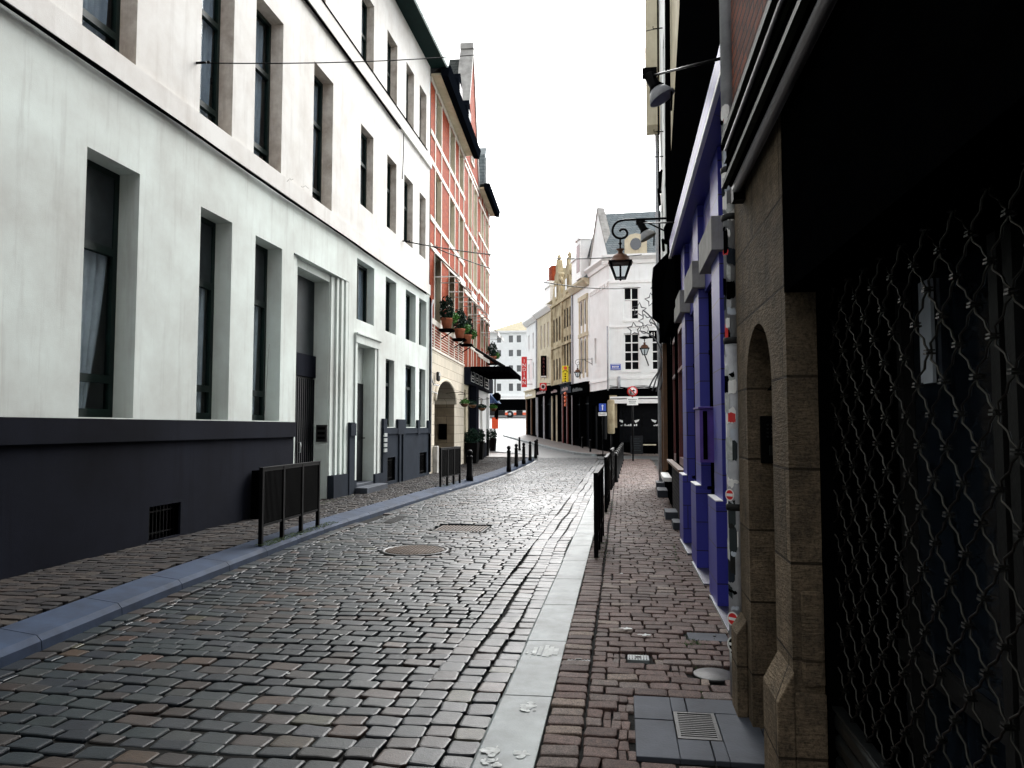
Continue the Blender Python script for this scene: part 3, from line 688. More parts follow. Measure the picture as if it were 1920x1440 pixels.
# ------------------------------------------------------------------ brick hotel: three joined houses
BP, BD = (-6.07, 23.16), (-.05621, .99842)
def brick_trim(mb, cols, rows, x0, x1, z0, z1):
    for a, b in cols:
        for q in (a-.10, b): mb.box(q, -.022, z0, q+.10, .001, z1)
    for r0, r1 in rows: mb.box(x0, -.030, r0, x1, .0012, r1)
def awning(parent, a, b, z):
    m = MB(); m.add([(a-.05, -.03, z), (b+.05, -.03, z), (b+.05, -.85, z-.78), (a-.05, -.85, z-.78), (a-.05, -.03, z-.015), (b+.05, -.03, z-.015), (b+.05, -.85, z-.795), (a-.05, -.85, z-.795)],
        [(0, 1, 2, 3), (7, 6, 5, 4), (0, 4, 5, 1), (2, 6, 7, 3), (0, 3, 7, 4), (1, 5, 6, 2)])
    m.box(a-.05, -.87, z-.96, b+.05, -.851, z-.785)
    o = m.build('awning', 'whitep', parent); m = MB()
    for x in (a, b): m.bar((x, -.03, z-.80), (x, -.85, z-.80), .03, .03)
    m.build('arm', 'whitep', o)
H1 = facade('brick_house', 'red brick and pale stone house with an arched stone gateway at its foot', 'house', BP, BD, 'brick houses beyond the white building')
c1 = [(.85, 1.9), (3.62, 4.75), (5.85, 6.95)]; rows = [(5.2, 7.38), (8.52, 10.2), (11.36, 12.9)]
ops = [(a, b, r0, r1, .15) for a, b in c1 for r0, r1 in rows]
MB().wall(0.02, 7.3, 4.15, 13.12, ops, .22, rm=1).build('brick_wall', ['brick', 'cream'], H1)
t_ = MB(); brick_trim(t_, c1, [(4.16, 4.24), (5.0, 5.18), (7.42, 7.58), (8.34, 8.5), (10.24, 10.4), (11.18, 11.34), (12.94, 13.1)], .02, 7.3, 4.16, 13.1)
for k in range(7): t_.box(.02, -.012, 4.30+k*.095, 7.3, .0011, 4.325+k*.095)
t_.build('stone_trim', 'bandstone', H1)
m = MB().wall(.02, 7.3, -.1, 4.15, [(.95, 4.95, -.1, 3.22, .8)], .8, rm=1)
# pointed-segmental arch: fill the corners of the rectangular opening
def arch_fill(mb, x0, x1, zs, zt, y0, y1, n=10, power=1.7):
    cx = (x0+x1)/2; hw = (x1-x0)/2
    for sgn in (-1, 1):
        pts = [(cx+sgn*hw*math.cos(PI/2*i/n), zs+(zt-zs)*math.sin(PI/2*i/n)) for i in range(n+1)]
        for (xa, za), (xb, zb) in zip(pts, pts[1:]):
            mb.add([(xa, y0, za), (xb, y0, zb), (xb, y0, zt), (xa, y0, zt), (xa, y1, za), (xb, y1, zb), (xb, y1, zt), (xa, y1, zt)],
                   [(0, 1, 2, 3), (0, 4, 5, 1), (7, 6, 5, 4)])
arch_fill(m, .95, 4.95, 2.5, 3.22, 0.0, .799)
m.build('stone_wall', ['limestone', 'jamb'], H1)
MB().shell(.02, 7.3, -.1, 13.12, 9, .02).box(.03, 2.2, -.1, 7.29, 2.3, 4.0).build('shell', 'cream', H1)
m = MB(); m.box(.96, .82, .1, 4.94, .9, 3.21)
for k in range(9): m.box(1.1+k*.43, .79, .12, 1.14+k*.43, .819, 2.4)
m.build('gate', 'black', H1)
m = MB(); m.box(.70, -.16, -.1, .948, -.002, 1.0); m.box(4.96, -.12, -.1, 5.3, -.002, .9); m.build('guard_stone', 'coping', H1, bevel=.02)
m = MB()
cx_, hw_ = 2.95, 2.0
pa = [(cx_+(hw_+.07)*math.cos(PI*i/20), -.03, 2.5+(.72+.07)*math.sin(PI*i/20)) for i in range(21)]; m.tube(pa, .07, 5); m.build('arch_moulding', 'limestone', H1)
m = MB(); m.box(4.90, .28, 1.15, 4.949, .6, 1.75); m.build('letter_box', 'black', H1)
for a, b in c1:
    for k, (r0, r1) in enumerate(rows): window(H1, a, b, r0, r1, .15, fm='iron' if k else 'black', gm='darkpane', tz=(r0+(r1-r0)*.62,), mx=((a+b)/2,), fw=.07)
    awning(H1, a, b, 7.42)
c = MB(); c.prism([(0, 13.125), (-.34, 13.125), (-.34, 13.2), (0, 13.2)], .05, 7.35, 'x'); c.build('soffit', 'cream', H1)
c = MB(); c.prism([(-.341, 13.10), (-.58, 13.06), (-.66, 13.40), (-.341, 13.42)], -.02, 7.6, 'x'); c.build('gutter', 'gutter', H1)
MB().prism([(-.34, 13.42), (4.5, 15.2), (9, 15.2), (9, 13.13), (.01, 13.201)], .02, 7.3, 'x').build('roof', 'slatedk', H1)
for x in (3.6, 5.9):
    d = MB(); d.prism([(x-.45, 13.43), (x+.45, 13.43), (x+.45, 14.5), (x, 14.9), (x-.45, 14.5)], -.40, 1.4, 'y'); q = d.build('dormer', 'gutter', H1); MB().box(x-.3, -.43, 13.6, x+.3, -.401, 14.4).build('pane', 'darkpane', q)
m = MB(); m.tube([(.05, -.05, .2), (.05, -.06, 5.5), (.35, -.05, 5.75)], .035, 7); m.tube([(.0, -.06, 3.25), (.5, -.06, 3.0), (.9, -.15, 3.0)], .02, 6); m.tube([(.2, -.04, 2.78), (.9, -.12, 2.72)], .015, 6); m.build('downpipe', 'zinc', H1)
wl = thing('wall_lamp', 'oval grey wall lamp beside the arched stone gateway', 'wall lamp', on_y(820, 706, 24.2)); 
m = MB(); m.box(-.02, -.13, -.16, .08, .13, .16); m.build('body', 'iron', wl, bevel=.05); MB().box(.081, -.09, .02, .09, .09, .12).build('glass', 'lampglass', wl)
# middle house with the steep gable
H2 = facade('brick_house', 'tall red brick house with a steep stone-capped gable', 'house', (BP[0]+BD[0]*7.3, BP[1]+BD[1]*7.3), BD, 'brick houses beyond the white building')
L = 4.4; c2 = [(1.12, 2.05), (2.75, 3.75)]; rows2 = [(5.3, 7.25), (8.15, 10.05), (10.52, 12.65)]
gab = [(0.0, 13.1), (L, 13.1), (2.25, 18.3)]
ops = [(a, b, r0, r1, .14) for a, b in c2 for r0, r1 in rows2]
m = MB().wall(0.0, L, 4.15, 13.1, ops, .2, rm=1); m.prism([(0.02, 13.101), (L-.02, 13.101), (2.32, 18.8)], 0, .42, 'y'); m.build('brick_wall', ['brick', 'cream'], H2)
t_ = MB(); brick_trim(t_, c2, [(5.1, 5.26), (7.28, 7.44), (7.98, 8.12), (10.1, 10.24), (12.7, 12.84), (13.0, 13.1)], 0, L, 4.16, 13.09); t_.box(1.95, -.022, 13.2, 2.55, -.001, 14.6) if False else None
t_.build('stone_trim', 'bandstone', H2)
t_ = MB(); t_.bar((-.12, .26, 12.95), (2.32, .26, 19.0), .62, .16); t_.bar((2.32, .26, 19.0), (L+.12, .26, 12.95), .62, .16); t_.box(2.12, -.05, 18.93, 2.52, .57, 19.2); t_.box(-.3, -.05, 12.7, .1, .57, 13.1) if False else None
t_.build('coping', 'coping', H2)
MB().prism([(0.05, 13.12), (L-.05, 13.12), (2.32, 18.55)], .43, 9, 'y').build('roof', 'slatemid', H2)
window(H2, 1.75, 2.65, 13.5, 14.9, -.05, fm='bandstone', gm='dglass', mx=(2.2,), fw=.08)
for a, b in c2:
    for k, (r0, r1) in enumerate(rows2): window(H2, a, b, r0, r1, .14, fm='cream' if k else 'iron', gm='darkpane', tz=(r0+(r1-r0)*.62,), mx=((a+b)/2,), fw=.08)
    awning(H2, a, b, 7.30)
H3 = facade('brick_house', 'furthest red brick house with a short black gutter and one slate dormer', 'house', (BP[0]+BD[0]*11.7, BP[1]+BD[1]*11.7), BD, 'brick houses beyond the white building')
L3 = 4.7; c3 = [(.9, 1.9), (2.75, 3.75)]; rows3 = [(5.55, 7.0), (8.3, 9.8), (11.05, 12.42)]
ops = [(a, b, r0, r1, .14) for a, b in c3 for r0, r1 in rows3]
MB().wall(0.0, L3, 4.15, 13.1, ops, .2, rm=1).build('brick_wall', ['brick', 'cream'], H3)
t_ = MB(); brick_trim(t_, c3, [(5.0, 5.3), (7.05, 7.2), (8.1, 8.26), (9.85, 10.0), (10.9, 11.02), (12.5, 12.64)], 0, L3, 4.16, 13.09); t_.build('stone_trim', 'bandstone', H3)
for a, b in c3:
    for k, (r0, r1) in enumerate(rows3): window(H3, a, b, r0, r1, .14, fm='cream', gm='darkpane', tz=(r0+(r1-r0)*.6,), mx=((a+b)/2,), fw=.08)
    awning(H3, a, b, 7.05)
c = MB(); c.prism([(0, 13.105), (-.28, 13.105), (-.28, 13.2), (0, 13.2)], .0, L3, 'x'); c.build('soffit', 'cream', H3)
c = MB(); c.prism([(-.281, 13.08), (-.50, 13.05), (-.56, 13.36), (-.281, 13.36)], -.1, L3+.05, 'x'); c.build('gutter', 'gutter', H3)
MB().prism([(-.38, 13.36), (4, 16.4), (9, 16.4), (9, 13.2)], .0, L3, 'x').build('roof', 'slate', H3)
d = MB(); d.prism([(.5, 13.5), (1.9, 13.5), (1.9, 15.0), (1.2, 15.6), (.5, 15.0)], -.25, 1.8, 'y'); q = d.build('dormer', 'slate', H3); MB().box(.7, -.29, 13.7, 1.7, -.251, 14.9).build('pane', 'dglass', q)
MB().shell(0, 9.1, -.1, 13.1, 9, .2).build('shell', 'brick', H2); 
# hotel ground floor (shared by the two further houses): posts, dark sign boards, pale piers
m = MB().wall(0, 4.4, -.1, 4.15, [(.05, .62, .1, 3.2, .3), (1.2, 2.0, .1, 3.3, .4)], .3); m.build('ground_floor_wall', 'cream', H2)
m = MB(); m.box(1.2, .3, .1, 2.0, .35, 3.3); m.build('door', 'dglass', H2); MB().box(.05, .25, .1, .62, .3, 3.2).build('door', 'door', H2)
m = MB(); m.box(1.35, -.35, .1, 1.75, -.02, 3.4); m.box(2.2, -.30, .1, 2.5, -.02, 3.4); m.build('pilaster', 'plinth', H2, bevel=.02)
m = MB(); m.box(0.02, -.25, 3.42, 4.4, -.003, 4.14); m.build('sign_board', 'plinth', H2)
m = MB()
for a in (.4, 1.75, 3.1):
    for q in ((a, 3.55, a+1.0, 3.58), (a, 3.97, a+1.0, 4.0), (a, 3.581, a+.03, 3.969), (a+.97, 3.581, a+1.0, 3.969), (a+.25, 3.68, a+.75, 3.72), (a+.25, 3.78, a+.75, 3.82)): m.box(q[0], -.262, q[1], q[2], -.2505, q[3])
m.build('sign_frame', 'whitep', H2)
m = MB().wall(0, 4.7, -.1, 4.15, [(.8, 1.7, .9, 3.0, .2), (3.2, 4.4, .1, 3.2, .3)], .3); m.build('ground_floor_wall', 'whitep', H3)
MB().box(3.2, .3, .1, 4.4, .34, 3.2).build('door', 'black', H3); MB().box(.8, .2, .9, 1.7, .23, 3.0).build('pane', 'brown', H3)
m = MB(); m.box(.0, -.04, -.1, 3.1, -.002, .85); m.build('plinth', 'plinth', H3)
m = MB(); m.box(.02, -.24, 3.42, 4.2, -.003, 4.14); m.build('sign_board', 'plinth', H3)
m = MB(); a = .6
for q in ((a, 3.52, a+1.6, 3.56), (a, 4.0, a+1.6, 4.04), (a, 3.561, a+.04, 3.999), (a+1.56, 3.561, a+1.6, 3.999), (a+.4, 3.68, a+1.2, 3.73), (a+.4, 3.8, a+1.2, 3.85)): m.box(q[0], -.252, q[1], q[2], -.2405, q[3])
m.build('sign_frame', 'whitep', H3)
# flat black entrance canopy on tie rods
CN = facade('entrance_canopy', 'black flat entrance canopy with scalloped edge over the hotel door', 'canopy', (BP[0]+BD[0]*7.45, BP[1]+BD[1]*7.45), BD, z=0)
m = MB(); m.box(0, -1.9, 4.02, 6.2, -.26, 4.16)
m.build('roof', 'black', CN)
m = MB(); n = 26
for k in range(n):
    x = k*6.2/n; m.prism([(x, 4.018), (x+6.2/n*.98, 4.018), (x+6.2/n*.8, 3.92), (x+6.2/n*.2, 3.92)], -1.9, -1.87, 'y')
for k in range(8):
    yq = -1.86+k*.2; m.prism([(yq, 4.018), (yq+.19, 4.018), (yq+.15, 3.93), (yq+.04, 3.93)], 0, .03, 'x')
m.build('valance', 'black', CN)
m = MB()
for x in (.15, 3, 6): m.tube([(x, -.03, 5.2), (x, -1.7, 4.17)], .03, 6)
m.build('tie_rod', 'blackmetal', CN)
# foliage
def leaves(mb, c, rx, ry, rz, n, s, rnd, flat=0):
    for _ in range(n):
        while True:
            p = Vector((rnd.uniform(-1, 1), rnd.uniform(-1, 1), rnd.uniform(-1, 1)))
            if .25 < p.length < 1: break
        p = Vector((c[0]+p.x*rx, c[1]+p.y*ry, c[2]+p.z*rz))
        a = Vector((rnd.gauss(0, 1), rnd.gauss(0, 1), rnd.gauss(0, 1))).normalized(); b_ = a.cross(Vector((rnd.gauss(0, 1), rnd.gauss(0, 1), rnd.gauss(0, 1)))).normalized(); k = s*rnd.uniform(.6, 1.4)
        mb.add([tuple(p-a*k), tuple(p+b_*k*.5), tuple(p+a*k), tuple(p-b_*k*.5)], [(0, 1, 2, 3)])
rl = random.Random(11)
POT = [(2.35, 'nearest terracotta pot of dark conifer and trailing leaves on the brick wall'), (5.1, 'middle one of three terracotta pots of dark conifer on the brick house sills'), (6.95, 'terracotta pot of dark conifer and bright leaves, third along the brick house sills'), (15.3, 'lone terracotta pot of green leaves above the black canopy')]
POT = [(x-.7, l) if i < 3 else (x, l) for i, (x, l) in enumerate(POT)]
for i, (x, lab) in enumerate(POT):
    t = facade('potted_plant', lab, 'potted plant', (BP[0]+BD[0]*x-BD[1]*-.28, BP[1]+BD[1]*x-BD[0]*.28), BD, 'plants in pots on the window sills', z=4.98)
    MB().lathe((0, 0, 0), [(.14, 0), (.20, .30), (.22, .31), (.22, .36), (.18, .36), (.17, .30)], 14).build('pot', 'terracotta', t)
    m = MB(); m.box(-.26, -.24, -.09, .26, .24, -.02); m.tube([(0, .2, -.35), (0, -.2, -.09)], .02); m.build('bracket', 'black', t)
    m = MB(); leaves(m, (-.05, 0, .68), .26, .26, .46, 520, .055, rl); m.build('conifer', 'leafdk', t)
    m = MB(); leaves(m, (.20, -.14, .42), .30, .26, .20, 420, .05, rl); m.build('trailing_foliage', 'leaf', t)
BK = [(871, 757, 27.5, 'nearest hanging basket of light green plants under the canopy'), (886, 759, 29, 'second hanging basket of green plants under the canopy'), (904, 765, 31, 'third hanging basket, dark green, before the pale hotel pier'), (925, 766, 33, 'furthest hanging basket with small yellowish flowers')]
for u, v, y, lab in BK:
    p = on_y(u, v, y); t = thing('hanging_basket', lab, 'hanging basket', p, group='hanging baskets outside the hotel')
    MB().lathe((0, 0, 0), [(.02, -.13), (.10, -.10), (.15, -.03), (.17, .0), (.14, .0)], 14).build('basket', 'brown', t)
    m = MB(); leaves(m, (0, 0, .06), .19, .19, .12, 300, .035, rl); m.build('foliage', 'leaf' if u < 880 or u > 910 else 'leafdk', t)
    m = MB()
    for k in range(3): a = k*2.1; m.tube([(.15*math.cos(a), .15*math.sin(a), 0), (0, 0, .4)], .004, 4)
    m.tube([(0, 0, .4), (-.15, 0, .44), (-.7, 0, .4)], .010, 5); m.build('bracket', 'black', t)
PL = [(885, 868, .62, 'nearest black planter with a round clipped box bush'), (898, 861, .55, 'second black planter with a clipped bush outside the hotel'), (909, 854.5, .55, 'third black planter with a clipped bush outside the hotel'), (921, 848, .66, 'furthest black planter with a clipped bush outside the hotel')]
for u, v, w_, lab in PL:
    p = on_z(u, v, .12); t = thing('planter', lab, 'planter', (p.x, p.y, .12), group='planters outside the hotel')
    m = MB(); h = .85; a, b_ = w_*.36, w_*.44; m.add([(-a, -a, 0), (a, -a, 0), (a, a, 0), (-a, a, 0), (-b_, -b_, h), (b_, -b_, h), (b_, b_, h), (-b_, b_, h)], [(0, 3, 2, 1), (4, 5, 6, 7), (0, 1, 5, 4), (1, 2, 6, 5), (2, 3, 7, 6), (3, 0, 4, 7)])
    m.build('box', 'blackmetal', t, bevel=.01); m = MB(); leaves(m, (0, 0, h+.24), w_*.55, w_*.55, .36, 800, .05, rl); m.build('foliage', 'leafdk', t)

# ------------------------------------------------------------------ barriers and bollards
def barrier(label, p0, p1, z, n, group, infill=True, skip=()):
    dx, dy = p1[0]-p0[0], p1[1]-p0[1]; L = math.hypot(dx, dy)
    t = facade('pedestrian_barrier', label, 'barrier', p0, (dx, dy), group, z); H = .965
    m = MB()
    for k in range(n):
        x = L*k/(n-1); MB().box(x-.025, -.025, -.05, x+.025, .025, H).build('post', 'blackmetal', t, bevel=.003)
    m.box(.026, -.02, H-.045, L-.026, .02, H-.002); m.box(-.03, -.028, H, L+.03, .028, H+.012); m.build('top_rail', 'blackmetal', t, bevel=.003)
    m = MB(); m.box(.026, -.015, .22, L-.026, .015, .25)
    m.build('bottom_rail', 'blackmetal', t)
    if infill:
        for k in range(n-1):
            a, b = L*k/(n-1)+.06, L*(k+1)/(n-1)-.06
            m = MB(); m.box(a, -.006, .26, b, .006, H-.05)
            q = int((b-a)/.035)
            for i in range(q+1): m.box(a+i*(b-a)/q-.004, -.013, .25, a+i*(b-a)/q+.004, .013, H-.046)
            m.build('panel', 'blackmetal', t)
    return t
barrier('black metal street barrier on the left pavement, the nearer of the two', (-4.56, 9.05), (-4.60, 10.95), .115, 4, 'barriers on the left pavement')
barrier('black metal street barrier on the left pavement, beyond the stepped doorway', (-4.53, 18.5), (-4.36, 20.0), .115, 4, 'barriers on the left pavement')
barrier('black metal barrier standing edge-on behind the right kerb, nearest of three', (-.30, 8.8), (-.275, 10.6), .1, 4, 'barriers along the right kerb')
barrier('black metal barrier edge-on along the right kerb, middle of three', (-.285, 13.5), (-.26, 15.5), .1, 4, 'barriers along the right kerb')
barrier('black metal barrier edge-on along the right kerb, furthest of three by the bollards', (-.25, 18.3), (-.215, 20.1), .1, 4, 'barriers along the right kerb')
def make_bollard(style):
    t = thing('bollard', 'x', 'bollard'); k = 1.0
    if style == 'fancy':
        MB().lathe((0, 0, 0), [(.085, -.05), (.085, .10), (.072, .13), (.066, .55), (.060, .62), (.072, .64), (.072, .67), (.05, .69)], 14).build('shaft', 'blackmetal', t)
        MB().lathe((0, 0, .69), [(.045, 0), (.04, .03), (.062, .06), (.068, .10), (.055, .14), (.03, .16), (.002, .165)], 14).build('head', 'blackmetal', t)
    else:
        MB().lathe((0, 0, 0), [(.075, -.05), (.075, .06), (.062, .08), (.058, .70), (.066, .72), (.066, .76)], 14).build('shaft', 'blackmetal', t)
        MB().lathe((0, 0, .76), [(.064, 0), (.06, .03), (.035, .055), (.002, .06)], 14).build('head', 'iron', t)
    return t
LB = [(954, 882, 'nearest black bollard of the row at the left kerb bend'), (968, 873, 'second black bollard of the row at the left kerb bend'), (982, 868, 'third black bollard of the row at the left kerb bend'), (994, 862, 'fourth black bollard of the row at the left kerb bend'), (1004, 857, 'fifth black bollard of the row at the left kerb bend'), (1007, 852, 'black bollard half hidden behind the last of the kerb row'), (974, 845, 'lone black bollard set back behind the kerb row near the corner')]
fb = make_bollard('fancy'); used = False
for i, (u, v, lab) in enumerate(LB):
    p = on_z(u, v, .12); o = fb if not used else copy_tree(fb); used = True
    o.location = (p.x, p.y, .12 if p.y < 43 else ground(p.y)); o['label'] = lab; o['group'] = 'bollards at the left kerb bend'
o = copy_tree(fb); o.location = (-4.28, 20.95, .12); o.scale = (1.25, 1.25, 1.0); o['label'] = 'stout black bollard just beyond the second left barrier'; o['group'] = 'bollards at the left kerb bend'
pb_ = make_bollard('plain'); used = False
for i in range(7):
    y = [20.9, 22.7, 24.6, 26.6, 28.9, 31.4, 34.2][i]; x = -.17+.012*(y-20.5)+.002*(y-20.5)**1.6*.3
    o = pb_ if not used else copy_tree(pb_); used = True
    o.location = (x, y, .1); o['group'] = 'bollards along the right kerb'
    o['label'] = ['nearest', 'second', 'third', 'fourth', 'fifth', 'sixth', 'furthest'][i]+' black bollard in the line along the right kerb'
for u, v, lab in [(1092, 845, 'left black bollard of the pair before the dark shopfronts'), (1107, 849, 'right black bollard of the pair before the dark shopfronts')]:
    p = on_z(u, v, .12); o = copy_tree(pb_); o.location = (p.x, p.y, ground(p.y)+.03); o['label'] = lab; o['group'] = 'bollards before the far shopfronts'

# ------------------------------------------------------------------ corner building across the side street
CO = (-.66, 44.3); FD = Vector((1, -.035)).normalized(); RD = Vector((-.32845, .94452))
CB = thing('corner_building', 'white corner building with slate roof, gable and a dark restaurant on its ground floor', 'building', (CO[0], CO[1], 0))
def frameT(p, xd, z=0):       # local x along xd, y inward (left normal), z up, relative to a root at p0
    a = math.atan2(xd[1], xd[0]); return Matrix.Translation((p[0], p[1], z)) @ Matrix.Rotation(a, 4, 'Z')
TF = frameT((0, 0), FD); TS = frameT((0, 0), -RD)       # side wall: local x negative going up the street
SLEN = 4.0; H = 11.3
fo = [(.85, 1.75, 4.95, 7.15), (2.45, 3.35, 4.95, 7.15), (4.1, 5.0, 4.95, 7.15), (.85, 1.75, 7.95, 9.9), (2.45, 3.35, 7.95, 9.9), (4.1, 5.0, 7.95, 9.9)]
m = MB(TF).wall(0, 7, 3.9, H, fo, .14); m.T = TS
so_ = [(-2.95, -2.55, 5.6, 7.2)]
m.wall(-SLEN, 0, 3.9, H, so_, .15); m.T = TF; m.box(.25, 3, .1, 7, 8, H-.1)
m.build('wall', 'white', CB)
for (a, b, c_, d_) in fo:
    zz = [c_+(d_-c_)*k/4 for k in (1, 2, 3)] if c_ < 6 else [c_+(d_-c_)*.62, c_+(d_-c_)*.31]
    o = window(CB, a, b, c_, d_, .13, fm='whitep', gm='darkpane', tz=zz, mx=((a+b)/2,), fw=.07, fd=.06, bar=.07, T=TF)
    if c_ > 6: m = MB(TF); m.box(a+.07, .125, c_+.05, (a+b)/2-.04, .15, c_+1.15); m.build('blind', 'whitep', o); 
    m = MB(TF); m.box(a-.08, -.06, c_-.12, b+.08, .0, c_-.001); m.build('sill', 'whitep', o)
window(CB, -2.95, -2.55, 5.6, 7.2, .12, fm='whitep', gm='pglass', T=TS)
m = MB(TF)
m.prism([(0, H), (-.10, H), (-.15, H+.2), (-.42, H+.38), (-.42, H+.5), (0, H+.5)], -.4, 7, 'x'); m.box(0, -.06, 10.15, 7, -.001, 10.3); m.box(0, -.05, 4.45, 7, -.001, 4.6); m.box(0, -.05, 7.5, 7, -.001, 7.58)
m.T = TS; m.prism([(0, H), (-.10, H), (-.14, H+.2), (-.34, H+.38), (-.34, H+.5), (0, H+.5)], -SLEN, .0, 'x'); m.box(-SLEN, -.06, 10.25, -.02, -.001, 10.38); m.box(-SLEN, -.05, 4.4, -.02, -.001, 4.55)
for k in range(9): m.box(-.35-k*.42, -.12, 10.0, -.25-k*.42, -.002, 10.24)
m.build('cornice', 'whitep', CB)
# saddle roof parallel to the front, gable on the side street wall
APX = (-2.1, 15.3)
m = MB(TS); m.prism([(-SLEN, H+.5), (-.05, H+.5), (APX[0], APX[1]-.15)], .02, .4, 'y'); m.build('gable_wall', 'white', CB)
m = MB(TS); m.bar((.12, .18, H+.35), (APX[0], .18, APX[1]), .46, .14); m.bar((APX[0], .18, APX[1]), (-SLEN-.1, .18, H+.4), .46, .14); m.build('coping', 'coping', CB)
m = MB(TF); m.add([(-.05, -.30, H+.5), (7, -.30, H+.5), (7, 2.2, 15.0), (-.75+.0, 2.2, 15.0)], [(0, 1, 2, 3)]); m.add([(-.75, 2.2, 15.0), (7, 2.2, 15.0), (7, 8, H+.3), (-1.9, 4.6, H+.5)], [(0, 1, 2, 3)])
rf = m.build('roof', 'slate', CB)
m = MB(TF); m.prism([(.95, 11.75), (2.25, 11.75), (2.25, 12.65), (1.95, 12.95), (1.6, 13.02), (1.25, 12.95), (.95, 12.65)], -.32, 1.2, 'y'); d = m.build('dormer', 'cream', CB)
m = MB(TF); m.lathe((0, 0, 0), [(.33, 0), (.33, .02)], 16, T=Matrix.Translation((1.6, -.345, 12.35)) @ Matrix.Rotation(PI/2, 4, 'X').to_4x4()) if False else m.prism([(1.6+.33*math.cos(k*PI/6), 12.38+.36*math.sin(k*PI/6)) for k in range(12)], -.35, -.321, 'y'); m.build('pane', 'dglass', d)
# restaurant front
m = MB(TF); m.wall(0, 7, -.1, 3.9, [(.55, 3.2, .75, 3.0), (3.5, 4.3, .12, 3.0), (4.5, 6.8, .75, 3.0)], .25); m.T = TS; m.wall(-SLEN, 0, -.1, 3.9, [(-1.9, -.6, .9, 3.1), (-3.6, -2.5, .15, 3.0)], .2); m.build('shopfront', 'black', CB)
m = MB(TF); m.box(.55, .24, .75, 3.2, .27, 3.0); m.box(3.5, .24, .12, 4.3, .27, 3.0); m.box(4.5, .24, .75, 6.8, .27, 3.0); m.T = TS; m.box(-1.9, .19, .9, -.6, .22, 3.1); m.box(-3.6, .19, .15, -2.5, .22, 3.0); m.build('shop_pane', 'darkpane', CB)
m = MB(TF)
for a in (.75, 1.85, 3.0): m.box(a, .2, .8, a+.05, .235, 2.95)
m.build('shop_mullion', 'blackmetal', CB)
m = MB(TF)     # white lettering strokes and swoops on the glass
for cx in (.85+.25, 3.0):
    for sgn in (-1, 1): m.prism([(cx+sgn*.30, 2.02), (cx+sgn*.62, 2.10), (cx+sgn*.55, 1.98), (cx+sgn*.38, 1.88)], .215, .225, 'y')
    for k in range(9): m.box(cx-.48+k*.11, .215, 1.70, cx-.48+k*.11+.07, .225, 1.76+.03*((k*7) % 3))
m.build('window_lettering', 'whitep', CB)
m = MB(TF); m.box(.05, -.75, 3.30, 7, -.02, 3.40); m.box(.05, -.78, 3.0, 7, -.751, 3.24); m.box(.05, -.70, 3.241, 7, -.02, 3.299) if False else None
aw = m.build('awning', 'whitep', CB)
m = MB(TF); m.box(-.02, -.12, 3.5, 7, -.003, 3.88); m.tube([(x*.5, -.14+.02*math.sin(x), 3.93+.05*math.sin(x*2.1)) for x in range(15)], .03, 5); m.tube([(x*.5, -.1, 4.0+.06*math.cos(x*1.7)) for x in range(15)], .018, 5); m.build('awning_box', 'black', CB)
m = MB(TF); m.box(-.02, -.10, 1.6, .42, -.003, 3.7); m.build('stone_pier', 'yellow', CB); 
m = MB(TF); m.tube([(-.1, -.1, 3.8), (-.1, -.1, 7.6)], .05, 6); m.tube([(.55, -.08, 3.9), (.55, -.08, 4.6)], .09, 6); m.build('downpipe', 'zinc', CB)
m = MB(TF); m.box(.06, -.05, 5.0, 1.0-.35+.0, -.002, 5.35)
sp_ = m.build('street_name_plate', 'bluesign', CB); m = MB(TF); m.box(.10, -.06, 5.04, .61, -.0501, 5.07); m.box(.10, -.06, 5.29, .61, -.0501, 5.32)
for k in range(6): m.box(.15+k*.07, -.06, 5.13+.01*(k % 2), .15+k*.07+.045, -.0501, 5.23)
m.build('lettering', 'whitep', sp_)
pN = on_y(1224, 627, 43.0); t = thing('number_plate', 'small dark plate with a white number hanging before the far upper window', 'sign', pN)
m = MB(); m.box(-.22, 0, -.22, .22, .03, .22); m.build('board', 'black', t); m = MB(); text_mesh(m, '41', .32, Matrix.Translation((0, -.005, 0)) @ FRONT); m.build('lettering', 'whitep', t); m = MB(); m.tube([(.2, .02, .2), (.75, .02, .25)], .015); m.build('bracket', 'black', t)
t = thing('chalkboard', 'black menu board with chalk writing standing outside the restaurant', 'board', (on_z(1195, 855, .05).x, 43.2, .0))
m = MB(); m.box(-.35, 0, .05, .35, .05, 1.15); m.build('board', 'door', t); m = MB()
for k in range(6): m.box(-.25, -.006, .3+k*.13, .25-.1*(k % 2), -.001, .335+k*.13)
m.build('chalk_writing', 'panel', t)
t = thing('bench', 'pale wooden bench top in front of the dark restaurant window', 'bench', (on_y(1215, 831, 43.4).x, 43.4, .0)); MB().box(-.45, -.15, .60, .45, .15, .66).build('seat', 'cream', t); m = MB().box(-.4, -.12, 0, -.34, .12, .599).box(.34, -.12, 0, .4, .12, .599).build('leg', 'black', t)

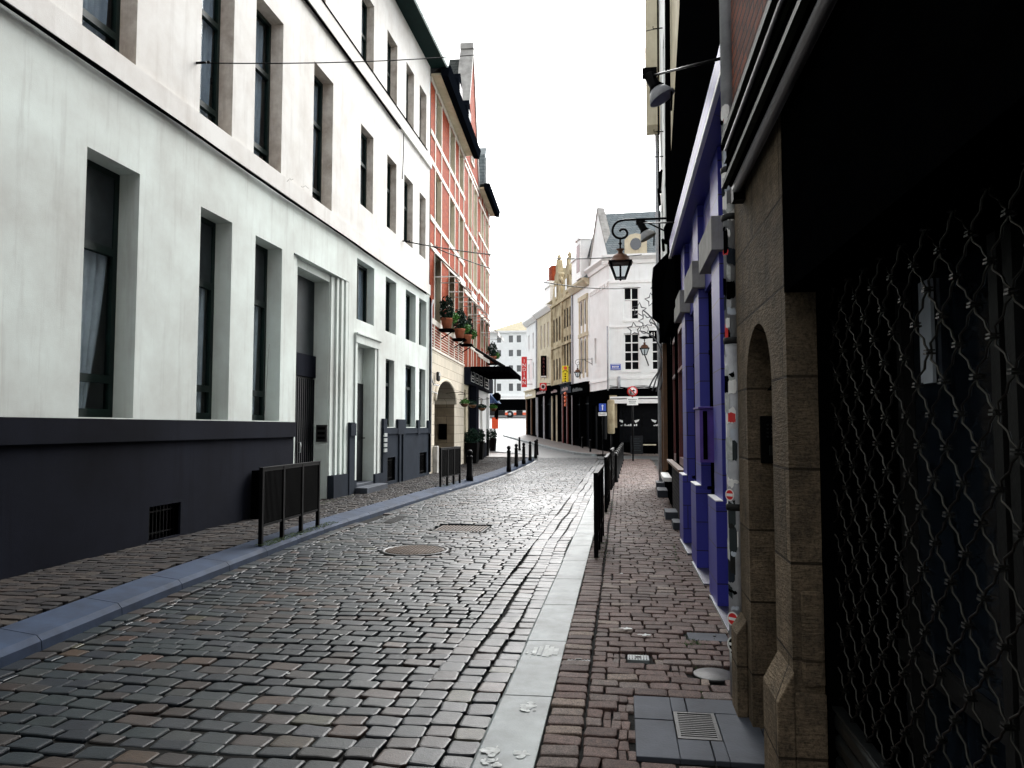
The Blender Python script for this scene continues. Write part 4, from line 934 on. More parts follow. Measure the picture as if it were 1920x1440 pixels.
# ------------------------------------------------------------------ row of old houses up the bending street (local x runs towards the camera)
def rp(s): return (CO[0]+RD.x*s, CO[1]+RD.y*s)
def house(label, s0, s1, zb, zs, H, wm, cols, rows, wing='white', shop='black', name='old_house', frames='whitep', gm='darkpane', depth=.10, pil='iron', sign='black', rm=None, shopops=None, arch=False, cornice=None):
    t = facade(name, label, 'house', rp(s1), -RD, 'old houses along the bend'); L = s1-s0
    ops = [(a, b, c_, d_) for a, b in cols for c_, d_ in rows]
    m = MB().wall(0.0, L, zs, H, ops, depth)
    if arch:
        for a, b, c_, d_ in ops: arch_fill(m, a, b, d_-.35, d_, 0, depth-.01, 6)
    m.shell(0.0, L, -.5, H, 8, .3); m.build('wall', wm, t)
    for a, b, c_, d_ in ops:
        o = window(t, a, b, c_, d_, depth-.02, fm=frames, gm=gm, tz=(c_+(d_-c_)*.65,), mx=((a+b)/2,) if b-a > .7 else (), fw=.06, fd=.05)
    so = shopops or [(.3, L/2-.15, zb+.7, zs-.9), (L/2+.15, L-.3, zb+.1, zs-.9)]
    m = MB().wall(0, L, -.5, zs, so, .3); m.build('shopfront', shop, t)
    m = MB(); [m.box(a, .29, c_, b, .32, d_) for a, b, c_, d_ in so]; m.build('shop_pane', 'darkpane', t)
    m = MB()
    for a, b, c_, d_ in so: m.box(a, .24, d_-.55, b, .289, d_-.48); m.box((a+b)/2-.03, .245, c_, (a+b)/2+.03, .289, d_-.56)
    m.build('shop_mullion', 'panel', t)
    m = MB(); m.box(.0, -.16, zs-.75, L, -.003, zs-.12); m.box(0, -.28, zs-.119, L, -.003, zs-.02); m.build('shop_sign_board', sign, t)
    m = MB()
    for q in so:
        m.box(q[0]-.14, -.10, zb, q[0]-.02, -.004, zs-.76)
    m.build('pilaster', pil, t)
    m = MB(); q_ = random.Random(int(s1*10)); x = .4
    while x < L*.7: w1 = q_.uniform(.08, .22); m.box(x, -.172, zs-.55, x+w1, -.1605, zs-.55+q_.uniform(.12, .26)); x += w1+.07
    m.build('shop_lettering', q_.choice(['panel', 'whitep', 'redframe']), t)
    if cornice: m = MB(); m.prism([(0, H-.35), (-.12, H-.35), (-.4, H-.02), (-.4, H+.12), (0, H+.12)], 0, L, 'x'); m.build('cornice', cornice, t)
    return t, L
h, L = house('pale house with paired arched windows next to the white corner building', 4.02, 8.0, .2, 4.6, 11.2, 'white', [(1.95, 2.45), (2.85, 3.35)], [(5.2, 7.45), (8.4, 10.0)], frames='iron', gm='darkpane', depth=.08, arch=True, cornice='cream', pil='black')
m = MB()
for x in (1.7, 2.55, 3.42):
    m.box(x, -.07, 4.9, x+.2, -.002, 10.3)
m.box(1.6, -.10, 7.6, 3.75, -.003, 7.85); m.box(1.6, -.10, 10.05, 3.75, -.003, 10.35); m.build('stone_trim', 'cream', h)
m = MB(); m.prism([(-.38, 11.33), (3.2, 14.2), (8, 14.2), (8, 11.23), (.31, 11.21)], 0, L, 'x'); m.build('roof', 'slate', h)
d = MB(); d.box(.5, -.2, 11.35, 1.7, 1.5, 13.0); d.prism([(.4, 13.0), (1.8, 13.0), (1.1, 13.5)], -.3, 1.5, 'y'); d = d.build('dormer', 'whitep', h)
d2 = MB(); d2.box(2.6, -.5, 11.35, 3.7, 1.5, 13.9); d2.prism([(2.5, 13.9), (3.8, 13.9), (3.15, 14.4)], -.6, 1.5, 'y'); d2 = d2.build('dormer', 'whitep', h); MB().box(2.8, -.52, 11.8, 3.5, -.501, 13.6).build('pane', 'redframe', d2)
MB().tube([(.05, -.08, .3), (.05, -.08, 11)], .07, 6).build('downpipe', 'zinc', h)
def gable_house(label, s0, s1, cols, rows, zg, wm='yellow', pil='redframe', sign='iron'):
    h, L = house(label, s0, s1, .4, 4.8, 11.0, wm, cols, rows, frames='iron', gm='darkpane', depth=.07, pil=pil, sign=sign)
    m = MB(); st = [(0, 11.0), (0, 11.5), (L*.10, 11.6), (L*.14, 12.3), (L*.26, 12.5), (L*.30, 13.2), (L*.40, 13.4), (L*.44, zg-.15), (L*.5, zg), (L*.56, zg-.15), (L*.60, 13.4), (L*.70, 13.2), (L*.74, 12.5), (L*.86, 12.3), (L*.90, 11.6), (L, 11.5), (L, 11.0)]
    m.prism(st, .0, .45, 'y'); m.build('gable', wm, h)
    m = MB(); m.box(0, -.14, 10.85, L, -.002, 11.05); m.box(0, -.10, 7.6, L, -.002, 7.8)
    for x in (.02, L-.2): m.box(x, -.09, 4.8, x+.18, -.003, 10.84)
    m.box(L*.4, -.08, 11.3, L*.6, -.003, 12.6); m.lathe((L*.5, .2, zg), [(.12, 0), (.18, .2), (.05, .4), (.01, .5)], 8); m.build('stone_trim', wm, h); m = MB(); m.tube([(L*.12, .2, 12.3), (L*.2, .1, 12.8), (L*.28, .2, 12.5)], .12, 6); m.build('scroll', wm, h); m = MB(); m.tube([(L*.88, .2, 12.3), (L*.8, .1, 12.8), (L*.72, .2, 12.5)], .12, 6); m.build('scroll', wm, h)
    m = MB(); m.box(L*.42, -.02, 11.5, L*.58, .0, 12.4) if False else m.box(L*.43, -.09, 11.5, L*.57, -.0801, 12.3); m.build('attic_window', 'dglass', h)
    MB().prism([(0.02, 11.02), (L-.02, 11.02), (L*.5, zg-.6)], .46, 8, 'y').build('roof', 'rooftan', h)
    return h
gable_house('ochre stone house with an ornate gable and tall windows, right of its twin', 8.02, 10.9, [(.45, .95), (1.2, 1.7), (1.95, 2.45)], [(5.4, 8.2), (8.8, 10.2)], 13.9, pil='redframe', sign='plinth2')
gable_house('weathered ochre stone house with an ornate stepped gable, left of its twin', 10.92, 14.1, [(.4, .9), (1.3, 1.8), (2.2, 2.7)], [(5.2, 6.8), (8.1, 9.9)], 14.4, pil='cream', sign='black')
h, L = house('pale narrow house with a heavy white cornice and attic dormer in the bend', 14.12, 19.2, .7, 4.9, 11.1, 'cream', [(1.2, 1.7), (2.4, 2.9), (3.6, 4.1)], [(5.5, 7.2), (8.0, 10.0)], cornice='whitep', pil='zinc', sign='black')
MB().prism([(-.38, 11.23), (3.2, 14.0), (8, 14.0), (8, 11.13), (.31, 11.11)], 0, L, 'x').build('roof', 'rooftan', h)
d = MB(); d.box(1.6, .3, 11.3, 3.4, 2.5, 13.0); d.prism([(1.5, 13.0), (3.5, 13.0), (3.5, 13.4), (1.5, 13.7)], .2, 2.6, 'y'); d.build('dormer', 'whitep', h)
MB().box(.0, 1.0, 11.2, 1.1, 1.8, 15.2).build('chimney', 'brick', h)
h, L = house('last plain white house at the far end of the bending row', 19.22, 23.6, 1.0, 4.9, 11.0, 'white', [(.8, 1.3), (2.6, 3.1)], [(5.8, 7.2), (8.4, 9.8)], cornice='whitep', pil='brown', sign='cream')
MB().prism([(-.38, 11.13), (2.2, 13.2), (8, 13.2), (8, 11.03), (.31, 11.01)], 0, L, 'x').build('roof', 'slate', h); m = MB(); m.box(.4, 1.6, 11.8, 1.5, 2.3, 14.8); m.build('chimney', 'brick', h); MB().tube([(L-.05, -.08, 1), (L-.05, -.08, 11)], .06, 6).build('downpipe', 'zinc', h)
# pavement in front of the row
m = MB(); outer = []; inner = []
for k in range(26):
    s = -2+k*1.02; p = rp(s); nrm = Vector((-RD.y, RD.x)); w_ = 2.0 if s > 0 else 2.0+.2*s
    q = (p[0]+nrm.x*w_*1.0, p[1]+nrm.y*w_); inner.append((p[0]-nrm.x*.6, p[1]-nrm.y*.6)); outer.append(q)
vs = []
for a, b in zip(inner, outer): vs += [(a[0], a[1], ground(a[1])+.13), (b[0], b[1], ground(b[1])+.10), (b[0], b[1], ground(b[1])-.1)]
m.add(vs, [f for i in range(25) for f in ((3*i, 3*i+1, 3*i+4, 3*i+3), (3*i+1, 3*i+2, 3*i+5, 3*i+4))]); tag(m.build('pavement', 'farpave'), kind='structure')
m = MB()
for a, b in zip(outer, outer[1:]): m.bar((a[0], a[1], ground(a[1])+.03), (b[0], b[1], ground(b[1])+.03), .34, .18)
e = rp(24.2); m.bar((outer[-1][0], outer[-1][1], ground(outer[-1][1])+.03), (e[0]-.2, e[1]+.8, ground(e[1])+.03), .34, .18)
tag(m.build('kerb', 'kerb'), kind='structure')
m = MB(); m.prism([(-.3, 42.7), (12, 42.4), (12, 46), (-.3, 46)], -.1, .10, 'z'); tag(m.build('pavement', 'farpave'), kind='structure')
# more buildings behind the bend so the street closes
def facade_at(s, d): p = rp(s); n = Vector((-RD.y, RD.x)); return (p[0]+n.x*d, p[1]+n.y*d)

# shop signs hanging out from the row
def hang_sign(name, label, u0, v0, u1, v1, s, mat_, d=.6, text=None, tm='whitep', tsize=.3, cat='sign'):
    # stands on the row at distance s, perpendicular to its wall
    y = rp(s)[1]-.3; a = on_y(u0, v0, y); b = on_y(u1, v1, y); cx = (a.x+b.x)/2
    t = thing(name, label, cat, (cx, y, (a.z+b.z)/2), group='signs hanging along the bend'); hw = abs(b.x-a.x)/2; hh = abs(a.z-b.z)/2
    MB().box(-hw, -.06, -hh, hw, .06, hh).build('board', mat_, t, bevel=.01)
    m = MB(); m.tube([(-hw*.2, 0, hh*.8), (hw+.5, 0, hh*.8)], .02); m.tube([(-hw*.2, 0, -hh*.8), (hw+.5, 0, -hh*.8)], .02); m.build('bracket', 'black', t)
    if text:
        m = MB(); n = len(text)
        for k, ch in enumerate(text): text_mesh(m, ch, tsize, Matrix.Translation((0, -.064, hh*.86-(k+.5)*2*hh*.86/n)) @ FRONT, .004)
        m.build('lettering', tm, t)
    return t, hw, hh
hang_sign('hanging_sign', 'tall narrow red sign with white vertical letters at the end of the row', 978, 669, 988, 726, 21.5, 'red', text='INDIAN', tsize=.42)
t, hw, hh = hang_sign('hanging_sign', 'tall black sign with dim red letters and a white strip at its foot', 1014, 667, 1025, 708, 16.2, 'black', text='BRASS', tm='redframe', tsize=.3)
MB().box(-hw*.9, -.07, -hh+.03, hw*.9, -.0611, -hh+.13).build('strip', 'whitep', t)
t, hw, hh = hang_sign('hanging_sign', 'bright yellow rectangular sign with an orange disc and black arc', 1054, 686, 1066, 716, 9.3, 'yellowsign')
m = MB(); m.prism([(.13*math.cos(k*PI/6), hh*.72+.13*math.sin(k*PI/6)) for k in range(12)], -.07, -.0605, 'y'); m.build('disc', 'orange', t)
m = MB(); m.tube([(hw*.75*math.cos(k*PI/8), -.066, hh*.2+.12*math.sin(k*PI/8)) for k in range(9)], .02, 4)
for k in range(5): m.box(-.05, -.068, -hh*.1-k*.17, .05, -.0605, -hh*.1-k*.17+.09)
m.build('lettering', 'black', t)
t, hw, hh = hang_sign('hanging_sign', 'small square red sign with a white ring below the black sign', 1012, 718, 1025, 732, 15.0, 'red')
m = MB(); m.tube([(hw*.6*math.cos(k*PI/8), -.066, hh*.6*math.sin(k*PI/8)) for k in range(17)], .035, 4); m.build('ring', 'whitep', t); MB().box(-hw*.35, -.07, -hh*.4, hw*.35, -.0605, hh*.3).build('centre', 'iron', t)
p = on_y(1060, 747, rp(9.6)[1]-.3); t = thing('paper_lantern', 'string of small round orange-red lanterns hanging by the shop door', 'lantern', p); m = MB()
for k in range(4): m.lathe((0, 0, .35-k*.27), [(.02, -.12), (.09, -.07), (.12-.01*k, 0), (.09, .07), (.02, .12)], 10)
m.build('lanterns', 'lantred', t)
def lantern(label, p, wall_x, s=1.0, scroll=1.0, thin=1.0, group='old street lanterns'):
    t = thing('street_lantern', label, 'street lantern', p, group=group)
    m = MB()     # glass cage, square tapering downwards
    a, b, c = .088*s, .19*s, .28*s
    m.box(-a*.9, -a*.9, -c-.02*s, a*.9, a*.9, -c-.005*s)
    m.add([(-a, -a, -c), (a, -a, -c), (a, a, -c), (-a, a, -c), (-b, -b, 0), (b, -b, 0), (b, b, 0), (-b, b, 0)], [(0, 1, 5, 4), (1, 2, 6, 5), (2, 3, 7, 6), (3, 0, 4, 7)]); m.build('glass', 'glass', t)
    m = MB()
    for sx in (-1, 1):
        for sy in (-1, 1): m.bar((sx*a, sy*a, -c-.01), (sx*b, sy*b, .01), .024*s, .024*s)
    for z, q in ((-c-.01, a), (0.0, b+.012)):
        for sx in (-1, 1): m.bar((sx*q, -q-.008, z), (sx*q, q+.008, z), .026*s, .026*s); m.bar((-q, sx*q, z+.001), (q, sx*q, z+.001), .026*s, .026*s)
    m.tube([(0, 0, -c), (0, 0, -.05*s)], .022*s, 6); m.lathe((0, 0, -c-.03*s), [(.01*s, -.03*s), (.03*s, 0), (.01*s, .02*s)], 8); m.build('frame', 'blackmetal', t)
    MB().lathe((0, 0, 0), [(.235*s, .0), (.23*s, .02*s), (.185*s, .05*s), (.165*s, .10*s), (.12*s, .155*s), (.05*s, .185*s), (.04*s, .225*s), (.085*s, .26*s), (.03*s, .27*s)], 16).build('hood', 'copper', t)
    m = MB(); m.tube([(0, 0, .27*s), (0, 0, .47*s)], .018*s, 6)
    m.lathe((0, 0, .37*s), [(.015*s, -.03*s), (.035*s, 0), (.015*s, .03*s)], 8)
    if scroll:
        curl = [(-.01, .60), (.03, .64), (.09, .635), (.13, .58), (.125, .52), (.08, .48), (.01, .465), (-.07, .49), (-.125, .55), (-.14, .63), (-.11, .72), (-.04, .785), (.06, .81), (.2, .815)]
        q = [Vector((x*s, 0, z*s)) for x, z in curl]; sm_ = []
        for i in range(len(q)-1):
            p0, p1, p2, p3 = q[max(i-1, 0)], q[i], q[i+1], q[min(i+2, len(q)-1)]
            for k in range(4):
                tt = k/4; sm_.append(.5*((2*p1)+(p2-p0)*tt+(2*p0-5*p1+4*p2-p3)*tt*tt+(3*p1-p0-3*p2+p3)*tt**3))
        sm_.append(Vector((wall_x-p[0], 0, .815*s)))
        m.tube(sm_, .022*s*thin, 7); wx = wall_x-p[0]
        m.tube([(wx*.42, 0, .80*s), (wx, 0, .50*s)], .015*s, 6)
        m.tube([(wx*.40+.045*s*math.cos(a_), 0, .755*s+.045*s*math.sin(a_)) for a_ in [R(60+24*k) for k in range(11)]], .012*s, 5)
        m.box(wx-.02, -.05, .42*s, wx+.02, .05, .9*s)
    if not scroll: m.tube([(0, 0, -.30*s), (.1, .1, -.5*s), (.25, 1.1, -.7*s)], .035, 6); m.build('bracket', 'blackmetal', t) if 0 else None; fi = MB(); fi.lathe((0, 0, .42*s), [(.02, 0), (.22*s, .06), (.25*s, .12), (.02, .2)], 10); fi.tube([(.22*math.cos(k*PI/8), 0, .88*s+.24*math.sin(k*PI/8)) for k in range(17)], .02, 5); fi.build('finial', 'blackmetal', t)
    m.build('bracket', 'blackmetal', t); return t
lantern('large copper-topped lantern hanging from a scrolled iron arm over the right pavement', (on_y(1163, 470, 14).x, 14.0, on_y(1163, 493, 14).z), .98)
pl = on_y(1083, 698, 46.5); lantern('small far lantern on a scrolled bracket before the pale arched house', (pl.x, 46.5, pl.z), pl.x+.9, 1.0, thin=.55)
pl = on_y(1209, 652, 42.6); tq = lantern('small distant lantern before the white corner building windows', (pl.x, 43.0, pl.z), pl.x+1.2, 1.25, scroll=0)

# road signs
def on_ground_pole(name, label, u, vb, cat='road sign'):
    p = on_z(u, vb, .02); return thing(name, label, cat, (p.x, p.y, .0)), p.y, p.x
t, y, x = on_ground_pole('no_turn_sign', 'round white sign with red ring, no right turn, above a small white plate', 1187, 868); y0 = y
MB().tube([(0, 0, -.05), (0, 0, on_y(1187, 727, y).z)], .035, 8).build('pole', 'blackmetal', t)
cz = on_y(1187, 734, y).z; rr = .235
RX = Matrix.Rotation(PI/2, 4, 'X')
d_ = MB().lathe((0, -.05, cz), [(rr, 0), (rr, .02), (.002, .021)], 28, T=RX).build('disc', 'red', t)
m = MB().lathe((0, -.0712, cz), [(rr*.78, 0), (.002, .001)], 28, T=RX); m.build('face', 'whitep', d_)
m = MB(); m.box(-.09, -.080, cz-.11, -.04, -.0730, cz+.06); m.box(-.039, -.080, cz+.01, .05, -.0731, cz+.06); m.prism([(.05, cz-.03), (.12, cz+.035), (.05, cz+.10)], -.080, -.0730, 'y'); m.build('arrow', 'black', d_)
m = MB(); m.bar((-rr*.6, -.084, cz+rr*.6), (rr*.6, -.084, cz-rr*.6), .006, .045); m.build('slash', 'red', d_)
m = MB(); m.box(-.25, -.06, cz-.62, .25, -.04, cz-.28); q = m.build('plate', 'whitep', t, bevel=.008); m = MB()
for i in range(3):
    for k in range(7-i): m.box(-.19+k*.055+i*.03, -.067, cz-.38-i*.08, -.155+k*.055+i*.03, -.0605, cz-.345-i*.08)
m.build('lettering', 'black', q)
pp = on_z(1135, 858, .05); t = thing('one_way_sign', 'square blue sign with a white arrow above a white plate near the corner', 'road sign', (on_y(1130, 800, 41.5).x, 41.5, 0)); cz = on_y(1130, 764, 41.5).z
MB().tube([(0, 0, -.05), (0, 0, cz+.2)], .03, 8).build('pole', 'blackmetal', t); b = MB().box(-.19, -.06, cz-.21, .19, -.035, cz+.21).build('board', 'bluesign', t, bevel=.006)
m = MB(); m.box(-.022, -.067, cz-.15, .022, -.0605, cz+.07); m.prism([(-.07, cz+.07), (.07, cz+.07), (0, cz+.16)], -.067, -.0605, 'y'); m.build('arrow', 'whitep', b)
b = MB().box(-.23, -.06, cz-.46, .23, -.035, cz-.27).build('plate', 'whitep', t); m = MB(); [m.box(-.17+k*.05, -.066, cz-.39, -.135+k*.05, -.0605, cz-.34) for k in range(7)]; m.build('lettering', 'black', b)
# beige post at the kerb with a sign pole
p = on_z(1148, 862, .1); t = thing('rusty_post', 'tall pale rust-streaked post at the end of the right kerb', 'post', (on_y(1146, 800, 38).x, 38.0, 0)); MB().tube([(0, 0, 0), (0, 0, 1.3)], .04, 8).build('pole', 'blackmetal', t)
MB().lathe((0, 0, 1.3), [(.15, 0), (.18, .05), (.18, 1.65), (.15, 1.7), (.02, 1.72)], 10).build('sleeve', 'yellow', t)
# red-orange notice board and a round backed sign by the planters
p = on_z(928, 846, .12); t = thing('sign_post', 'black post with an orange-red square panel and a dark octagonal sign, by the last planter', 'sign', (p.x, p.y, .1)); y = p.y
def dz(v): return on_y(928, v, y).z-.1
MB().tube([(0, 0, -.1), (0, 0, dz(700))], .045, 8).build('pole', 'blackmetal', t); w2 = (on_y(934, 790, y).x-on_y(922, 790, y).x)/2
MB().box(-w2*.9, -.09, dz(804), w2*.9+.03, -.05, dz(783)).build('panel', 'orange', t)
r2 = (dz(736)-dz(752))/2*1.05; m = MB(); c0 = dz(744); m.prism([(.12+r2*math.cos(R(22.5+45*k)), c0+r2*math.sin(R(22.5+45*k))) for k in range(8)], -.09, -.05, 'y'); m.build('octagon', 'black', t)
m = MB(); m.box(.05, -.10, dz(786), .2, .1, dz(754)); m.build('signal_box', 'black', t)

# ------------------------------------------------------------------ far square: pale building, bus
FB = on_y(960, 700, 128); t = thing('far_building', 'large pale building with an olive hipped roof closing the street far off', 'building', (on_y(922, 700, 128).x, 128, 3.5))
X0 = 0; X1 = on_y(1040, 700, 128).x-on_y(922, 700, 128).x; Hh = on_y(960, 624, 128).z-3.5
ops = []
for k in range(8):
    x = .9+k*1.75+(.35 if k % 2 else 0)
    for v0, v1 in ((629, 642), (656, 668), (685, 697), (719, 733)):
        ops.append((x, x+.75, on_y(960, v1, 128).z-3.5, on_y(960, v0, 128).z-3.5))
MB().wall(-16, X1, 0, Hh, ops, .3).shell(-16, X1, 0, Hh, 14, .3).build('wall', 'white', t)
m = MB(); [m.box(a, .28, c_, b, .31, d_) for a, b, c_, d_ in ops]; 
for i, (a, b, c_, d_) in enumerate(ops): 
    o = MB().box(a, .27, c_, b, .31, d_).build('window', 'pglass', t)
m = MB(); m.box(-16, -.3, Hh, X1, 14, Hh+.35); m.box(-16, -.5, 3.3, X1, -.01, 3.6); m.build('cornice', 'whitep', t)
rz = on_y(988, 594, 128).z-3.5; xr = on_y(985, 600, 128).x-on_y(922, 600, 128).x
m = MB(); m.add([(-.3, -.3, Hh+.35), (X1, -.3, Hh+.35), (X1, 14, Hh+.35), (-.3, 14, Hh+.35), (xr-1.2, 7, rz+.4), (X1-3, 7, rz+.4)], [(0, 1, 5, 4), (1, 2, 5), (2, 3, 4, 5), (3, 0, 4)]); m.build('roof', 'rooftan', t)
m = MB()
for a in (2.3, 4.8, 7.3): m.box(a, -.03, 1.9, a+1.5, .0, 2.9) if False else m.box(a, -.06, 1.9, a+1.8, -.02, 2.7)
m.build('shop_window', 'darkpane', t)
by = 112; bz = ground(by); bx0 = on_y(915, 770, by).x; bx1 = on_y(1006, 770, by).x
t = thing('bus', 'long white and orange bus with black windows crossing the far end of the street', 'bus', ((bx0+bx1)/2, by, bz-.0)); L = bx1-bx0; hx = L/2
zt = on_y(960, 746, by).z-bz; zw0 = on_y(960, 768, by).z-bz
k_ = max(2.6, zt)
m = MB(); m.box(-hx, 0, .35, hx, 2.4, k_); b = m.build('body', 'whitep', t, bevel=.12)
MB().box(-hx+.1, -.04, k_*.36, hx-.1, -.001, k_*.93).build('window_band', 'black', t)
cxb = (bx0+bx1)/2; W = [on_y(u_, 770, by).x-cxb for u_ in (947, 968, 980, 1006, 972, 976)]
m = MB(); m.box(-hx, -.03, .34, W[0], -.0015, k_*.355); m.box(W[1], -.03, .34, W[2], -.0015, k_*.355); m.build('skirt', 'iron', t)
m = MB()
for x0_, x1_ in ((W[0], W[0]+.45), (W[1]-.4, W[1]), (W[2], W[2]+.5), (W[3]-.9, W[3]-.3)): m.box(x0_, -.035, .36, x1_, -.002, .75)
m.build('stripe', 'orange', t)
for x_ in (-.0+(on_y(956, 770, by).x-(bx0+bx1)/2), -2.6+hx*-.6, hx*.8):
    m = MB().lathe((x_, .12, .48), [(.55, -.14), (.55, .14)], 20, T=RX); wq = m.build('wheel', 'tyre', t); MB().lathe((x_, -.03, .48), [(.26, -.02), (.2, .02)], 14, T=RX).build('rim', 'alu', wq)
t = thing('blue_parasol', 'blue shop awning glimpsed behind the hotel corner', 'awning', (on_y(921, 742, 46).x-.6, 46, on_y(921, 742, 46).z)); MB().prism([(-.9, -.5), (1.0, -.45), (.2, .45), (-.9, .6)], 0, 1.5, 'y').build('canvas', 'bottleblue', t)
m = MB(); m.tube([(-.5, .7, -.4), (-.5, .7, -3.2)], .03); m.build('pole', 'black', t)

# ------------------------------------------------------------------ right side, near: shuttered shop, sandstone doorway (local x = -y, local y = into the house)
SX = .64
SH = facade('shuttered_shop', 'dark shop front closed by a steel lattice roller shutter under a black awning box', 'shop', (SX, 0), (0, -1))
m = MB(); m.box(-3.045, 0, 3.2, 30, .5, 13); m.build('brick_wall', 'oldbrick', SH)
m = MB(); m.box(-3.045, .0, 2.13, 3.2, .42, 3.195); m.build('roller_box', 'black', SH)
m = MB(); m.box(3.2, 0, -.1, 30, .5, 3.19); m.box(-3.04, .42, 2.31, 3.2, .5, 3.19); m.box(-3.04, 1.6, -.1, 30, 1.7, 13); m.build('wall', 'black', SH)
m = MB(); w_, h_ = .17, .165; zb_, zt_ = .56, 2.30; yl = .16; n_ = int(6.0/(w_/2))
rr_ = random.Random(4)
for i in range(n_):
    y0_ = -3.02+i*w_/2; pts = []; nseg = int((zt_-zb_)/(h_/2)); ph = i % 2
    for k in range(nseg+1):
        a = y0_+(w_/2 if (k+ph) % 2 else 0); z = zb_+k*h_/2
        b = y0_+(0 if (k+ph) % 2 else w_/2); s_g = 1 if b > a else -1
        pts.append((a-s_g*.0, yl+(i % 2)*.006, z))
        if k < nseg:
            pts.append((a+(b-a)*.22, yl-.004, z+h_/2*.265)); pts.append((a+(b-a)*.5, yl+.003, z+h_/4*1.0)); pts.append((a+(b-a)*.78, yl-.004, z+h_/2*.735))
    m.tube(pts, .0036, 4)
for i in range(n_+1):
    for k in range(int((zt_-zb_)/(h_/2))+1):
        if (k+i) % 2 == 0: m.box(-3.02+i*w_/2-.010, yl-.012, zb_+k*h_/2-.006, -3.02+i*w_/2+.010, yl+.012, zb_+k*h_/2-.001); m.box(-3.02+i*w_/2-.009, yl-.011, zb_+k*h_/2+.003, -3.02+i*w_/2+.009, yl+.011, zb_+k*h_/2+.007)
m.build('lattice', 'lattice', SH)
m = MB(); z = .08
for k in range(6):
    z0_ = .08+k*.078; m.prism([(yl-.012, z0_), (yl-.022, z0_+.02), (yl-.022, z0_+.055), (yl-.008, z0_+.07), (yl+.01, z0_+.07), (yl+.01, z0_)], -3.03, 3.2, 'x')
m.box(-3.03, yl-.03, .552, 3.2, yl+.01, .562) ; m.build('bottom_slats', 'shutter', SH, bevel=.003)
m = MB(); m.box(-3.045, .116, -.1, -3.0, yl+.04, 2.3); m.box(-3.05, yl+.041, -.1, -3.035, 1.59, 2.4); m.build('guide_rail', 'black', SH)
m = MB(); m.box(-3.02, .40, .1, 3.2, .405, 2.4); m.build('shop_pane', 'dglass', SH)
m = MB()
for x in (-2.9, -2.2, -2.12, -1.3, -.4, .6, 1.6): m.box(x, .36, .1, x+.05, .399, 2.4)
m.box(-3, .37, .75, 3.2, .398, .82); m.build('window_frame', 'iron', SH)
for (x, z, a, b) in [(-2.05, 1.5, .22, .5), (-1.75, 1.25, .35, .28), (-1.1, 1.55, .3, .42), (-.8, 1.0, .22, .3), (-2.75, 1.75, .1, .35), (-.3, 1.7, .35, .4)]: MB().box(x, .385, z, x+a, .396, z+b).build('poster', 'curtainb', SH)
AW = facade('awning_box', 'black awning cassette with mossy rails and a steel roller over the shutter', 'awning', (SX, 0), (0, -1), z=2.8)
m = MB(); m.box(-3.95, -.085, .06, 3.2, -.001, .30); m.build('housing', 'black', AW)
m = MB(); m.prism([(-.112, .042), (-.086, .042), (-.086, .085), (-.104, .085)], -3.95, 3.2, 'x'); m.prism([(-.112, .28), (-.086, .28), (-.086, .335), (-.104, .335)], -3.95, 3.2, 'x'); m.prism([(-.10, .17), (-.0855, .17), (-.0855, .20)], -3.93, 3.2, 'x'); m.build('rail', 'mossrail', AW)
m = MB(); m.tube([(-3.88, -.045, .025), (3.2, -.045, .025)], .026, 12); m.tube([(-3.9, -.094, .235), (3.2, -.094, .235)], .010, 8); m.build('roller', 'steel', AW)
m = MB(); m.box(-3.98, -.06, -.03, -3.90, .20, .055); m.box(-3.97, -.07, .056, -3.952, .0, .32); m.build('end_bracket', 'blackmetal', AW)
ST = facade('sandstone_doorway', 'narrow brown sandstone front with a small arched doorway beside the shutter', 'building', (SX, 0), (0, -1))
x0, x1 = -4.27, -3.03; D0, D1 = -3.97, -3.33
m = MB().wall(x0, x1, -.1, 3.2, [(D0, D1, -.1, 2.09, .40)], .40); arch_fill(m, D0, D1, 1.80, 2.09, 0, .399, 12)
m.quad((x1, 0, -.1), (x1, .115, -.1), (x1, .115, 3.2), (x1, 0, 3.2)); m.quad((x0, 0, -.1), (x0, 0, 3.2), (x0, 1.2, 3.2), (x0, 1.2, -.1))
m.build('wall', 'stone', ST)
m = MB()     # moulded jambs and plinth blocks with splayed tops
m.prism([(x1+.002, -.018), (D1+.02, -.018), (D1+.0, .002), (D1, .0), (x1+.002, .0)], .64, 1.05, 'z') if False else None
m.box(D1+.06, -.022, .52, x1-.0, -.001, 1.0) if False else None
m.prism([(-.065, -.1), (-.065, .56), (-.001, .68), (-.001, -.1)], D1+.03, x1+.03, 'x'); m.box(x1+.001, -.001, -.1, x1+.028, .115, .60)
m.prism([(-.055, -.1), (-.055, .52), (-.001, .60), (-.001, -.1)], x0-.02, D0-.12, 'x')
m.build('plinth', 'stone', ST, bevel=.006)
m = MB(); m.prism([(x1+.001, .03), (x1+.025, .03), (x1+.025, .114), (x1+.001, .114)], .62, .98, 'z'); m.build('splay_block', 'stone', ST, bevel=.012)
m = MB(); m.box(x0, 0, 3.201, -3.047, .5, 13); m.build('brick_wall', 'oldbrick', ST)
m = MB(); m.box(D0, .36, -.1, D1, .398, 2.05); m.build('door', 'black', ST)
m = MB(); m.box(D0+.002, .06, 1.42, D0+.03, .30, 1.66); q = m.build('intercom', 'blackmetal', ST, bevel=.004); m = MB()
for i in range(4):
    for j in range(5): m.box(D0+.030, .09+j*.022, 1.55+i*.02, D0+.033, .10+j*.022, 1.56+i*.02)
m.box(D0+.030, .10, 1.46, D0+.033, .22, 1.51); q2 = m.build('speaker_grille', 'shutter', q)
